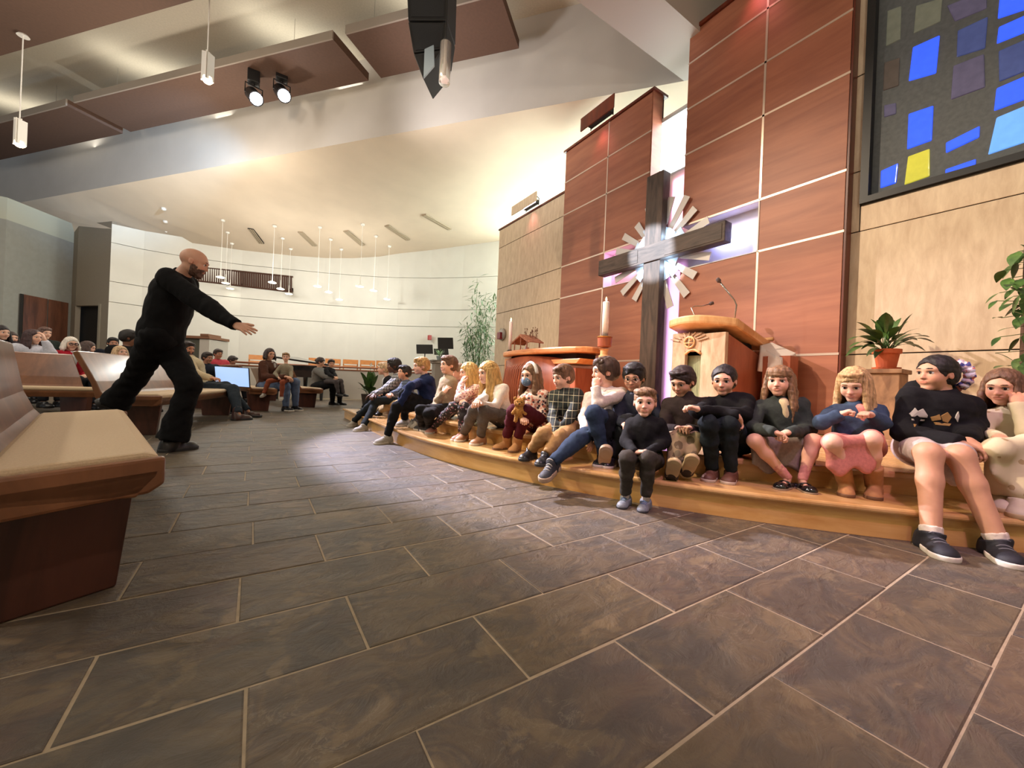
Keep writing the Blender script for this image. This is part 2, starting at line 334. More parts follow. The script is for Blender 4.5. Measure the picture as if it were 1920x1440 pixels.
# ------------------------------------------------------------------ the place
XB, XA, XO = 5.30, 5.44, 7.6          # wood screens, stone screens, outer wall
PC = V3(6.93, 4.37, 0); PR = 5.58      # the round altar platform
Z1, Z2 = .165, .30                     # heights of its two steps
YN = 7.5                               # the steps run straight from Y = 4.37 to here, then end
def slate():
    m, N, L, B = nodes('slate')
    tc = N.new('ShaderNodeTexCoord'); oi = N.new('ShaderNodeObjectInfo'); mu = N.new('ShaderNodeMath'); mu.operation = 'MULTIPLY'; mu.inputs[1].default_value = 37
    ge = N.new('ShaderNodeNewGeometry'); ad = N.new('ShaderNodeVectorMath'); ad.operation = 'ADD'; L.new(oi.outputs['Random'], mu.inputs[0]); L.new(tc.outputs['Object'], ad.inputs[0]); L.new(mu.outputs[0], ad.inputs[1])
    mp = N.new('ShaderNodeMapping'); mp.inputs['Scale'].default_value = (1, 1.5, 1); L.new(ad.outputs[0], mp.inputs['Vector'])
    n1 = N.new('ShaderNodeTexNoise'); n1.inputs['Scale'].default_value = 4.2; n1.inputs['Detail'].default_value = 7; n1.inputs['Roughness'].default_value = .55; n1.inputs['Distortion'].default_value = 1.1; L.new(mp.outputs[0], n1.inputs['Vector'])
    r = N.new('ShaderNodeValToRGB'); e = r.color_ramp.elements; e[0].position = .30; e[0].color = c4(hexc('433f3a')); e[1].position = .75; e[1].color = c4(hexc('83735f'))
    for p, c in ((.42, '4f483f'), (.50, '645745'), (.56, '564a3b'), (.60, '4e4740'), (.645, '72624c')): q = e.new(p); q.color = c4(hexc(c))
    L.new(n1.outputs['Fac'], r.inputs['Fac'])
    mu2 = N.new('ShaderNodeMath'); mu2.operation = 'MULTIPLY'; mu2.inputs[1].default_value = 91.7; L.new(oi.outputs['Random'], mu2.inputs[0]); fr = N.new('ShaderNodeMath'); fr.operation = 'FRACT'; L.new(mu2.outputs[0], fr.inputs[0])
    r2 = N.new('ShaderNodeValToRGB'); f = r2.color_ramp.elements; f[0].color = c4(hexc('5b564f')); f[1].position = 1; f[1].color = c4(hexc('5f534f'))
    for p, c in ((.25, '66583f'), (.5, '524e46'), (.75, '6b5846')): q = f.new(p); q.color = c4(hexc(c))
    L.new(fr.outputs[0], r2.inputs['Fac']); mx = N.new('ShaderNodeMix'); mx.data_type = 'RGBA'; mx.inputs[0].default_value = .34; L.new(r.outputs['Color'], mx.inputs[6]); L.new(r2.outputs['Color'], mx.inputs[7])
    n2 = N.new('ShaderNodeTexNoise'); n2.inputs['Scale'].default_value = 9; n2.inputs['Detail'].default_value = 9; n2.inputs['Roughness'].default_value = .65; n2.inputs['Distortion'].default_value = .7; L.new(mp.outputs[0], n2.inputs['Vector'])
    # cleft ridges: thin paler lines
    ab = N.new('ShaderNodeMath'); ab.operation = 'SUBTRACT'; ab.inputs[1].default_value = .5; L.new(n2.outputs['Fac'], ab.inputs[0]); ab2 = N.new('ShaderNodeMath'); ab2.operation = 'ABSOLUTE'; L.new(ab.outputs[0], ab2.inputs[0])
    mr = N.new('ShaderNodeMapRange'); mr.inputs['From Max'].default_value = .012; mr.inputs['To Min'].default_value = .3; mr.inputs['To Max'].default_value = 0; L.new(ab2.outputs[0], mr.inputs['Value'])
    n3 = N.new('ShaderNodeTexNoise'); n3.inputs['Scale'].default_value = 3.1; L.new(ad.outputs[0], n3.inputs['Vector']); m3 = N.new('ShaderNodeMapRange'); m3.inputs['From Min'].default_value = .5; m3.inputs['From Max'].default_value = .62; L.new(n3.outputs['Fac'], m3.inputs['Value'])
    mm = N.new('ShaderNodeMath'); mm.operation = 'MULTIPLY'; L.new(mr.outputs[0], mm.inputs[0]); L.new(m3.outputs[0], mm.inputs[1])
    mx2 = N.new('ShaderNodeMix'); mx2.data_type = 'RGBA'; L.new(mm.outputs[0], mx2.inputs[0]); L.new(mx.outputs[2], mx2.inputs[6]); mx2.inputs[7].default_value = c4(hexc('9d917f')); cur = mx2.outputs[2]
    for (scl, off, lo_, hi_, col_, fac) in ((2.1, 3.3, .545, .575, '403d3a', .45), (3.3, 8.1, .60, .63, '857355', .30), (2.7, 15.7, .58, .66, '5e4a40', .4)):
        of = N.new('ShaderNodeVectorMath'); of.operation = 'ADD'; of.inputs[1].default_value = (off, off * .7, off * 1.3); L.new(mp.outputs[0], of.inputs[0])
        nn = N.new('ShaderNodeTexNoise'); nn.inputs['Scale'].default_value = scl; nn.inputs['Detail'].default_value = 8; nn.inputs['Roughness'].default_value = .6; nn.inputs['Distortion'].default_value = .5; L.new(of.outputs[0], nn.inputs['Vector'])
        k = N.new('ShaderNodeMapRange'); k.inputs['From Min'].default_value = lo_; k.inputs['From Max'].default_value = hi_; k.inputs['To Max'].default_value = fac; L.new(nn.outputs['Fac'], k.inputs['Value'])
        mz = N.new('ShaderNodeMix'); mz.data_type = 'RGBA'; L.new(k.outputs[0], mz.inputs[0]); L.new(cur, mz.inputs[6]); mz.inputs[7].default_value = c4(hexc(col_)); cur = mz.outputs[2]
    L.new(cur, B.inputs['Base Color'])
    b = N.new('ShaderNodeBump'); b.inputs['Strength'].default_value = .8; b.inputs['Distance'].default_value = .018; L.new(n2.outputs['Fac'], b.inputs['Height']); b2 = N.new('ShaderNodeBump'); b2.inputs['Strength'].default_value = .5; b2.inputs['Distance'].default_value = .02; L.new(n1.outputs['Fac'], b2.inputs['Height']); L.new(b.outputs['Normal'], b2.inputs['Normal']); L.new(b2.outputs['Normal'], B.inputs['Normal'])
    B.inputs['Roughness'].default_value = .52; B.inputs['Specular IOR Level'].default_value = .4
    return m
SLATE = slate()
GROUT = plain('grout', '9a8a72', .9, noise=.15, nscale=30)
CHERRY = grain('cherry veneer', '7c4532', 'a2664a', sc=(1, .35, 3.2), nscale=2.2, rough=.5, dist=.5, bump=.01, coat=0, rand=.12, lo=.25, hi=.75)
CHERRYD = grain('cherry edge', '4a1c10', '6a2c18', sc=(3, 3, .5), nscale=2.5, rough=.35, dist=.4, bump=.01, rand=.05)
TRAV = grain('stone veneer', 'bda58a', 'd6c2a6', sc=(1, 3.0, .8), nscale=5.0, rough=.6, dist=.35, bump=.03, rand=.04, lo=.3, hi=.7)
OAK = grain('maple platform', 'c8944e', 'e2b672', sc=(.6, .6, 3.0), nscale=3.0, rough=.28, dist=.5, bump=.01, coat=.3, rand=.0)
OAKT = grain('maple tread', 'b88a52', 'd2a872', sc=(2.6, .6, 1.0), nscale=3.0, rough=.25, dist=.5, bump=.01, coat=.35, rand=.0)
WHITE = plain('painted plaster', 'cfc8b8', .85, noise=.03, nscale=3)
CEIL = plain('tan ceiling plaster', 'd0bfa8', .9, noise=.04, nscale=1.5)
CEIL2 = plain('grey ceiling plaster', 'b8b09e', .9, noise=.06, nscale=30)
FASC = plain('grey fascia paint', 'c0bab2', .9, noise=.03, nscale=2)
BACKW = plain('back wall panels', 'cfcdc4', .8, noise=.03, nscale=2)
GREYW = plain('grey side wall', '8b8c86', .85, noise=.05, nscale=8)
BRONZE = plain('brown acoustic panel', '5b4335', .85, noise=.08, nscale=20)
DARK = plain('dark gap', (.012, .01, .009), .9)
TRIMM = plain('brushed metal trim', 'c9b5a4', .35, metal=.55)
BLK = plain('black metal', (.012, .012, .013), .4, spec=.4)
# --- floor: grout bed with slate tiles laid in courses along X
fl = struct(MB().box((-14, -4, -.12), (10, 22, -.0028)).build('floor', GROUT))
fl['label'] = 'brown grey slate tile floor with pale grout joints'
TX, TY = .585, .301
def tilemesh(i):
    r = random.Random(i); w, d = TX - .006, TY - .006; j = lambda: r.uniform(-.0018, .0018); q = .004
    lo = [(j(), j(), -.006), (w + j(), j(), -.006), (w + j(), d + j(), -.006), (j(), d + j(), -.006)]; hi = [(x, y, -.0022 + r.uniform(-.0005, .0005)) for x, y, z in lo]
    tp = [(lo[0][0] + q, lo[0][1] + q, 0), (lo[1][0] - q, lo[1][1] + q, 0), (lo[2][0] - q, lo[2][1] - q, 0), (lo[3][0] + q, lo[3][1] - q, 0)]
    f = [(a, (a + 1) % 4, (a + 1) % 4 + 4, a + 4) for a in range(4)] + [(a + 4, (a + 1) % 4 + 4, (a + 1) % 4 + 8, a + 8) for a in range(4)] + [(8, 9, 10, 11)]
    me = bpy.data.meshes.new('tile'); me.from_pydata(lo + hi + tp, [], f); me.materials.append(SLATE); me.update(); return me, lo + hi + tp, f
TM = [tilemesh(i) for i in range(8)]
cand = []
for k in range(-5, 45):
    for n in range(-14, 9):
        x = 1.17 + n * TX + (.285 if k % 2 else 0) + ((k * 7919) % 5 - 2) * .012; y = .18 + k * TY; c = V3(x + TX / 2, y + TY / 2, 0)
        if np.linalg.norm(c - PC) < PR - .45 or (4.3 < c[1] < YN - .3 and c[0] > 1.8) or y > 13.2 or x < -6: continue
        q = c - EYE; z = q @ FW
        a = 0
        if z > .25:
            u = 960 + FPX * (q @ RT) / z; v = 720 + FPX * (CAMH) / z + .042 * FPX * (q @ RT) / z
            if -150 < u < 2070 and v < 1640: a = CAMH / z ** 3
        cand.append((a, x, y))
cand.sort(key=lambda t: -t[0])
rest = MB()
for i, (a, x, y) in enumerate(cand):
    me, vs_, f_ = TM[i % 8]; dz = rng.uniform(-.0014, .0014)
    if i < 300 and a > 0:
        o = bpy.data.objects.new('tile', me); COL.objects.link(o); o.parent = fl; o.location = (x, y, dz)
    else: rest.add([(p[0] + x, p[1] + y, p[2] + dz) for p in vs_], f_)
o = rest.build('tile_field', SLATE, fl); o['kind'] = 'stuff'
# --- platform

def arc(r, n=70):
    """plan line of a step edge: straight run along Y, then the round part"""
    return [V3(PC[0] - r, YN - (PR - r), 0)] + [V3(PC[0] - r, y, 0) for y in np.linspace(YN - .6, PC[1] + .1, 6)] + [PC + r * V3(math.cos(math.radians(180 + 72 * i / n)), math.sin(math.radians(180 + 72 * i / n)), 0) for i in range(n + 1)]
def ring(m, r0, r1, z0, z1):
    A, B_ = arc(r0), arc(r1); n = len(A) - 1; v = []; f = []
    for i in range(n + 1): v += [A[i] + UP * z0, B_[i] + UP * z0, B_[i] + UP * z1, A[i] + UP * z1]
    for i in range(n): f += [(i * 4 + j, i * 4 + (j + 1) % 4, i * 4 + 4 + (j + 1) % 4, i * 4 + 4 + j) for j in range(4)]
    f += [(3, 2, 1, 0), (n * 4, n * 4 + 1, n * 4 + 2, n * 4 + 3)]
    return m.add(v, f)
pf = thing('platform', None, None, (PC[0], PC[1], 0)); struct(pf); pf['label'] = 'curved maple altar platform with two wooden steps'
ring(MB(), PR - .38, PR - .012, 0, Z1 - .034).build('riser', OAK, pf, smooth=False)
ring(MB(), PR - .40, PR + .018, Z1 - .034, Z1).build('tread', OAKT, pf, bevel=.012)
ring(MB(), PR - .5, PR - .365, 0, Z2 - .034).build('riser', OAK, pf)
mm_ = MB(); A_ = arc(PR - .338) + [V3(6.93, A_y, 0) for A_y in (-.94, YN - .28)]; nA = len(A_)
mm_.add([p + UP * (Z2 - .034) for p in A_] + [p + UP * Z2 for p in A_], [tuple(range(nA, 2 * nA))] + [(i, (i + 1) % nA, nA + (i + 1) % nA, nA + i) for i in range(nA)])
mm_.build('deck', OAKT, pf, bevel=.012)
# --- altar wall: stone and wood screens, built of panels with metal trim
def screen(name, label, x, th, cols, rows, mat, gap, skip=(), core=None, trim=False):
    y0 = min(c[0] for c in cols); y1 = max(c[1] for c in cols); z0, z1 = rows[0], rows[-1]
    s = thing(name, label, None, (x, (y0 + y1) / 2, 0)); struct(s)
    for i, (a, b) in enumerate(cols):
        for j in range(len(rows) - 1):
            if (i, j) in skip: continue
            MB().box((x, a + gap / 2, rows[j] + gap / 2), (x + th, b - gap / 2, rows[j + 1] - gap / 2)).build('panel', mat, s, bevel=.003)
            MB().box((x + .012, a, rows[j]), (x + th - .02, b, rows[j + 1])).build('core', core or DARK, s)
            if trim:
                if j: MB().box((x - .004, a, rows[j] - .013), (x + .02, b, rows[j] + .013)).build('trim', TRIMM, s)
                if i and (i - 1, j) not in skip and (i, j) not in skip: MB().box((x - .004, a - .013, rows[j]), (x + .02, a + .013, rows[j + 1])).build('trim', TRIMM, s)
    return s
ZR = [Z2, 1.197, 2.545, 3.20, 4.28, 4.955, 5.60]
wa = screen('wall_altar_stone', 'low stone veneer screen wall beyond the altar', XA, .22, [(6.46, 9.32)], [0, 1.197, 2.595, 3.26, 4.37, 4.86], TRAV, .014)
MB().box((XA - .02, 6.46, 4.86), (XA + .24, 9.34, 4.90)).build('cap', CHERRYD, wa)
wb = screen('wall_altar_wood', 'tall cherry wood panel screen left of the cross', XB, .3, [(4.30, 5.25), (5.25, 6.46)], ZR, CHERRY, .012, skip=[(0, 2)], trim=True)
MB().box((XB - .03, 4.25, 5.60), (XB + .33, 6.50, 5.64)).build('cap', CHERRYD, wb)
MB().box((XB, 4.282, Z2), (XB + .235, 4.298, 5.6)).build('end_panel', CHERRY, wb)
MB().box((XB + .30, 4.36, Z2), (XB + .33, 6.46, 5.6)).build('core', DARK, wb)
zct = 6.07
wc = screen('wall_altar_wood_tall', 'tallest cherry wood panel screen right of the cross', XB, .3, [(1.69, 2.57), (2.57, 3.67)], [Z2, 1.197, 2.53, 3.19, 4.255, 4.935, 5.62, zct], CHERRY, .012, skip=[(1, 2)], trim=True)
MB().box((XB - .03, 1.66, zct), (XB + .33, 3.70, zct + .05)).build('cap', CHERRYD, wc)
MB().box((XB, 1.672, Z2), (XB + .4, 1.69, zct)).build('end_panel', CHERRYD, wc)
wd_ = screen('wall_altar_right', 'tan stone veneer wall around the stained glass', XA, .25, [(-4.0, 1.70)], [Z2, 1.195, 2.53], TRAV, .012)
wd2 = screen('wall_altar_right_upper', 'narrow stone veneer strip between wood screen and stained glass', XA, .25, [(1.60, 1.70)], [2.53, 3.19, 4.25, 5.3, 6.4, 7.8], TRAV, .012)
wd3 = screen('wall_altar_right_sill', 'stone veneer band below the stained glass', XA, .25, [(-4.0, 1.60)], [2.53, 2.80], TRAV, .006)
MB().box((XA + .02, -4.0, 2.80), (XA + .25, 1.60, 2.815)).build('sill', TRAV, wd3)
MB().box((XA + .26, -4, 0), (XA + .3, 1.7, 7.8)).build('wall_core', DARK, wd3)
# niche behind the cross beam and the tall slot
slot = thing('wall_slot', 'pale lit slot and niche behind the wooden cross', None, (5.8, 4, 0)); struct(slot)
NW = plain('niche white', 'd8d2cc', .7)
MB().box((5.55, 3.60, 0), (5.59, 4.36, 4.20)).build('slot_back', NW, slot)
MB().box((5.55, 3.60, 5.20), (5.59, 4.36, 5.24)).build('slot_back', NW, slot)
MB().box((XB + .2, 4.30, 2.545), (XB + .22, 5.25, 3.20)).build('niche_back', NW, slot)
MB().box((XB + .2, 2.57, 2.53), (XB + .22, 3.67, 3.19)).build('niche_back', NW, slot)
MB().box((XB, 5.235, 2.545), (XB + .2, 5.25, 3.20)).build('niche_end', NW, slot)
MB().box((XB, 2.57, 2.53), (XB + .2, 2.585, 3.19)).build('niche_end', NW, slot)
for (a, b, z) in ((4.30, 5.25, 3.19), (4.30, 5.25, 2.545), (2.57, 3.67, 3.18), (2.57, 3.67, 2.53)): MB().box((XB, a, z), (XB + .2, b, z + .012)).build('niche_edge', NW, slot)
win = thing('window_1', 'bright clerestory window above the cross', None, (5.82, 4, 4.3)); struct(win)
SKYG = plain('daylit glass', 'ffffff', .3, emit=(.86, .95, 1), estr=9)
MB().box((5.565, 3.60, 4.24), (5.58, 4.36, 5.16)).build('pane', SKYG, win)
MB().box((5.54, 3.60, 5.16), (5.59, 4.36, 5.20)).build('frame', plain('window frame', 'b8c0c0', .5), win)
MB().box((5.54, 3.60, 4.20), (5.59, 4.36, 4.24)).build('frame', plain('window frame', 'b8c0c0', .5), win)
# --- outer wall, back wall, ceilings
def camd(px, D): return FW * D + RT * ((px - 960) / FPX * D)
WP = [(198, 12.2, 4.97), (260, 12.8, 5.0), (350, 13.5, 5.05), (445, 14.1, 5.06), (540, 14.5, 5.06), (600, 14.75, 5.10), (650, 14.9, 5.18), (700, 15, 5.31), (740, 15, 5.47), (800, 14.85, 5.6), (860, 14.6, 5.73), (935, 14.15, 5.83), (1010, 13.5, 5.92)]
wp = [camd(p, d) for p, d, z in WP]; zt = [z for p, d, z in WP]
bw = thing('wall_back', 'curved pale panelled wall behind the choir', None, (wp[6][0], wp[6][1], 0)); struct(bw)
GR = [0, 2.73, 3.36, 4.55]
fr_ = [GR[i] for i in range(4)]
for j in range(4):
    m = MB(); v = []; f = []
    for i in range(len(wp)):
        n_ = unit(np.cross(UP, wp[min(i + 1, len(wp) - 1)] - wp[max(i - 1, 0)])) ; n_ = n_ if n_ @ (wp[i]) > 0 else -n_
        lo = GR[j] + .008; hi = (GR[j + 1] - .008) if j < 3 else zt[i] + .15
        p = wp[i]; b_ = p + n_ * .05; v += [p + UP * lo, p + UP * hi, b_ + UP * hi, b_ + UP * lo]
    for i in range(len(wp) - 1): f += [(i * 4 + k, i * 4 + 4 + k, i * 4 + 4 + (k + 1) % 4, i * 4 + (k + 1) % 4) for k in range(4)]
    m.add(v, f).build('panel', BACKW, bw)
v = []; f = []
for i in range(len(wp)): v += [wp[i] * 1.004 + UP * 0, wp[i] * 1.004 + UP * (zt[i] + .15)]
for i in range(len(wp) - 1): f += [(2 * i, 2 * i + 2, 2 * i + 3, 2 * i + 1)]
MB().add(v, f).build('joint_backing', plain('groove shade', '9a968a', .9), bw)
# pier and left wall
pc, pi_ = wp[0], camd(128, 12.75); lw = [pi_, camd(0, 10.9), camd(-500, 8.6), camd(-1500, 6.5)]
def wallq(name, pts, z0, z1, mat, th=.12, label=None):
    m = MB()
    for a, b in zip(pts[:-1], pts[1:]):
        n_ = unit(np.cross(UP, b - a)); n_ = n_ if n_ @ a > 0 else -n_
        za = z1 if not isinstance(z1, (list, tuple)) else z1[0]
        m.hexa([a + UP * z0, b + UP * z0, b + n_ * th + UP * z0, a + n_ * th + UP * z0], [a + UP * za, b + UP * za, b + n_ * th + UP * za, a + n_ * th + UP * za])
    o = struct(m.build(name, mat)); o['label'] = label or name.replace('_', ' ') + ' of the church interior'; return o
PIER = plain('pier paint', '857c6e', .9, noise=.05)
e_ = unit(pi_ - pc)
dl, dr = camd(136, 12.6), camd(183, 12.3)
wallq('wall_pier', [pc, pc + (dr - pc)], 0, 5.2, PIER, label='grey brown end wall beside the dark side doorway')
wallq('wall_pier_left', [dl, pi_], 0, 5.2, PIER, label='narrow grey brown wall strip left of the doorway')
wallq('wall_pier_top', [dr, dl], 2.62, 5.2, PIER, label='grey brown wall above the dark doorway')
do = wallq('door_1', [dr * 1.03, dl * 1.03], 0, 2.7, DARK, label='dark open side doorway in the grey brown wall')  # dark sheet fills the opening, the shade beyond put into its colour
MB().tube([dr + UP * 0, dr + UP * 2.66], .05, 4).build('frame', plain('door frame', '8d8779', .7), do, loc=(0, 0, 0))
wallq('wall_left', lw, 0, 4.65, GREYW, label='grey side wall with the brown double door')
wallq('wall_left_upper', lw, 4.65, 5.25, plain('pale band', 'a9aa9b', .8), label='pale clerestory band over the grey side wall')
d2 = thing('door_2', 'brown wooden double door in the grey side wall', None, lw[0]); struct(d2)
WDOOR = grain('brown door veneer', '4a2e22', '6e4634', sc=(3, 3, .4), nscale=3, rough=.4, rand=.1)
for a, b, mt in ((33, 78, WDOOR), (80, 122, WDOOR), (26, 32, DARK)):
    p, q = lw[0] + (lw[1] - lw[0]) * ((128 - a) / 128) * .98, lw[0] + (lw[1] - lw[0]) * ((128 - b) / 128) * .98
    n_ = -unit(q) * V3(1, 1, 0); MB().hexa([p, q, q + n_ * .05, p + n_ * .05], [p + UP * 2.7, q + UP * 2.7, q + n_ * .05 + UP * 2.7, p + n_ * .05 + UP * 2.7]).build('leaf', mt, d2)
wallq('wall_rear', [V3(-12, -3.6, 0), V3(8, -3.6, 0)], 0, 7.9, WHITE, label='plain rear side wall behind the viewer')
wallq('wall_far_left', [V3(-12, -3.6, 0), V3(-12, 10, 0)], 0, 7.9, GREYW, label='plain far side wall of the nave')
# outer wall behind the screens, with daylight windows
ow = thing('wall_outer', 'pale outer wall behind the altar screens', None, (XO, 4, 0)); struct(ow)
for a, b, z0, z1 in ((-4, 15, 0, 3.2), (-4, 15, 5.6, 7.9), (-4, 5.0, 3.2, 5.6), (13.2, 15, 3.2, 5.6)): MB().box((XO, a, z0), (XO + .1, b, z1)).build('wall_panel', WHITE, ow)
w2 = thing('window_2', 'long clerestory window behind the altar screens', None, (XO, 8, 3.2)); struct(w2)
for i in range(4): MB().box((XO + .03, 5.0 + i * 2.05, 3.2), (XO + .05, 5.0 + i * 2.05 + 2.0, 5.6)).build('pane', plain('daylight pane', 'ffffff', .4, emit=(.86, 1, .95), estr=WINSTR), w2); MB().box((XO, 5.0 + i * 2.05 + 2.0, 3.2), (XO + .08, 5.0 + i * 2.05 + 2.05, 5.6)).build('mullion', WHITE, w2)
# ceilings: low tan ceiling over choir and altar; grey fascia; high grey ceiling with hung brown panels
ZE = 6.0
_e0, _e1 = atz(0, 386.6, ZE), atz(1283, 152, ZE); EE = unit(_e1 - _e0)
E1 = lambda px: atz(px, 386.6 - .183 * px, ZE) if px >= 0 else _e0 + EE * (px / 100.)
low = MB(); cpts = [(camd(-1500, 6.5), 5.15), (camd(-500, 8.6), 5.1), (camd(0, 10.9), 5.05), (pi_, 5.0)] + [(p, z) for p, z in zip(wp, zt)]
ep = [-1600, -700, -250, -100, 0, 60, 150, 260, 380, 470, 560, 660, 740, 850, 960, 1080, 1250]
v = []; f = []
for (p, z), e in zip(cpts, ep): v += [E1(e), np.array([p[0], p[1], z])]
n_ = len(ep)
for i in range(n_ - 1): f += [(2 * i, 2 * i + 1, 2 * i + 3, 2 * i + 2)]
er = E1(1400); v += [er, V3(XO + .1, er[1], ZE + .1), V3(XO + .1, wp[-1][1], zt[-1]), V3(XO + .1, -4, 6.5), V3(er[0], -4, 6.5)]
f += [(2 * n_ - 2, 2 * n_ - 1, 2 * n_ + 2, 2 * n_ + 1, 2 * n_), (2 * n_, 2 * n_ + 1, 2 * n_ + 3, 2 * n_ + 4)]
lc = struct(low.add(v, f).build('ceiling', CEIL, smooth=True)); lc['label'] = 'low tan plaster ceiling sloping over the choir and altar'
ZH = 7.8
a, b = E1(-2500), E1(1330)
fo = struct(MB().hexa([a, b, b + V3(.0, .06, 0), a + V3(0, .06, 0)], [a + UP * (ZH - ZE), b + UP * (ZH - ZE), b + V3(0, .06, ZH - ZE), a + V3(0, .06, ZH - ZE)]).build('ceiling_fascia', FASC)); fo['label'] = 'grey vertical fascia between the low and high ceilings'
hc_ = struct(MB().box((-40, -4, ZH), (XO + .1, 40, ZH + .1)).build('ceiling_high', CEIL2)); hc_['label'] = 'high grey plaster ceiling over the nave'
y1, y2 = atz(1283, 152, ZE)[1], atz(1280, 30, ZE)[1]
bm_ = struct(MB().box((-4, y2, ZE), (XB + 1.2, y1, ZH)).build('ceiling_beam', plain('beam paint', 'aaa29a', .85))); bm_['label'] = 'pale boxed ceiling beam running towards the cross'
# hung acoustic panels
ZP = 7.0; FA, FB = atz(0, 300, ZP), atz(1140, 55, ZP); ed = unit(FB - FA); pn = np.cross(UP, ed)
def onfar(p): return FA + ed * ((p - FA) @ ed)
def hungpanel(label, n0, n1, drop=.16):
    f0, f1 = onfar(n0), onfar(n1); t = thing('acoustic_panel', label, 'ceiling panel', n0, 'brown ceiling panels hung over the nave'); w = unit(n0 - f0) * .03
    MB().hexa([n0 - w, n1 - w, f1, f0], [n0 - w + UP * drop, n1 - w + UP * drop, f1 + UP * drop, f0 + UP * drop]).build('panel_body', BRONZE, t)
    MB().hexa([n0, n1, n1 - w, n0 - w], [n0 + UP * drop, n1 + UP * drop, n1 - w + UP * drop, n0 - w + UP * drop]).build('lit_edge', plain('lit panel edge', '8f8478', .8), t)  # light on the near edge is put in as a paler strip
    for q in (.15, .85):
        for e_ in (.2, .8): p = (n0 * (1 - q) + n1 * q) * (1 - e_) + (f0 * (1 - q) + f1 * q) * e_; MB().tube([p + UP * drop, V3(p[0], p[1], ZH)], .003, 5).build('hanger', plain('thin steel', '8a8680', .5, metal=.6), t)
N1a, N1b, N2a, N2b, N3a = None, atz(123, 197, ZP), atz(137, 192, ZP), atz(623, 72, ZP), atz(647, 63, ZP)
hungpanel('brown hung ceiling panel at the far left over the pews', N1b - ed * 6, N1b)
hungpanel('long brown hung ceiling panel carrying the two lit spotlights', N2a, N2b)
hungpanel('brown hung ceiling panel behind the black speaker cluster', N3a, N3a + ed * 3.0)
G0 = atz(0, 105, ZP); G1 = atz(365, 0, ZP); e2 = unit(G1 - G0); q2 = np.cross(UP, e2); q2 = q2 if q2 @ FW < 0 else -q2
o = MB().hexa([G0 - e2 * 6, G1 + e2 * 1.5, G1 + e2 * 1.5 + q2 * 1.6, G0 - e2 * 6 + q2 * 1.6], [p + UP * .11 for p in (G0 - e2 * 6, G1 + e2 * 1.5, G1 + e2 * 1.5 + q2 * 1.6, G0 - e2 * 6 + q2 * 1.6)]).build('acoustic_panel', BRONZE, loc=G0)
tag(o, 'dark brown hung ceiling panel in the top corner, nearest the viewer', 'ceiling panel', 'brown ceiling panels hung over the nave')
# ------------------------------------------------------------------ things
def quadlerp(a, b, t): return np.array(a, float) * (1 - t) + np.array(b, float) * t
# --- cross with silver rays
OLDW = grain('dark weathered timber', '2c211c', '54433a', sc=(3, 3, .45), nscale=4, rough=.65, dist=.8, bump=.12, rand=.0)
OLDH = grain('dark weathered beam', '2a201d', '50423b', sc=(3, .45, 3), nscale=4, rough=.65, dist=.8, bump=.12, rand=.0)
SILV = plain('pale ray paint', 'b6b0ac', .4, metal=.15)
CC = V3(5.12, 4.05, 2.85)
cr_ = thing('cross', 'large dark timber cross with pale sunburst rays on the altar wall', 'cross', (5.2, 4.05, Z2))
MB().box((5.12, 3.894, Z2), (5.29, 4.205, 4.09)).build('upright', OLDW, cr_, bevel=.008)
MB().box((5.095, 2.89, 2.715), (5.26, 5.17, 2.985)).build('beam', OLDH, cr_, bevel=.008)
for a, b in ((2.93, 3.80), (4.30, 5.13)): MB().box((5.088, a, 2.745), (5.10, b, 2.955)).build('inlay', OLDH, cr_, bevel=.003)
tips = [(903, 225), (975, 335), (1095, 440), (1110, 770), (975, 945), (900, 1120), (750, 1230), (525, 1275), (425, 1165), (315, 1105), (255, 985), (265, 725), (330, 590), (450, 485), (550, 325), (765, 235)]
c2 = V3(5.255, 4.06, 2.85)
for i, (zx, zy) in enumerate(tips):
    xr = 5.245 + .012 * (i % 3); t = atx(1100 + .20833 * zx, 320 + .20833 * zy, xr); c = V3(xr, 4.06, 2.85); d = t - c; L = np.linalg.norm(d); u = d / L; s = np.cross(V3(1, 0, 0), u)
    MB().prism([c + u * .12 - s * .03, c + u * L - s * .058, c + u * L + s * .058, c + u * .12 + s * .03], (.012, 0, 0)).build('ray', SILV, cr_)
    a2 = math.atan2(u[2], u[1]) + .19; u2 = V3(0, math.cos(a2), math.sin(a2)); s2 = np.cross(V3(1, 0, 0), u2); l2 = .42 + .1 * ((i * 5) % 3) / 2; c = V3(5.225 + .008 * (i % 2), 4.06, 2.85)
    MB().prism([c + u2 * .08 - s2 * .02, c + u2 * l2 - s2 * .07, c + u2 * l2 + s2 * .07, c + u2 * .08 + s2 * .02], (.008, 0, 0)).build('short_ray', plain('bluish lit ray', 'bccbdc', .35, metal=.1), cr_)  # blue light falling on the short rays is put into their colour
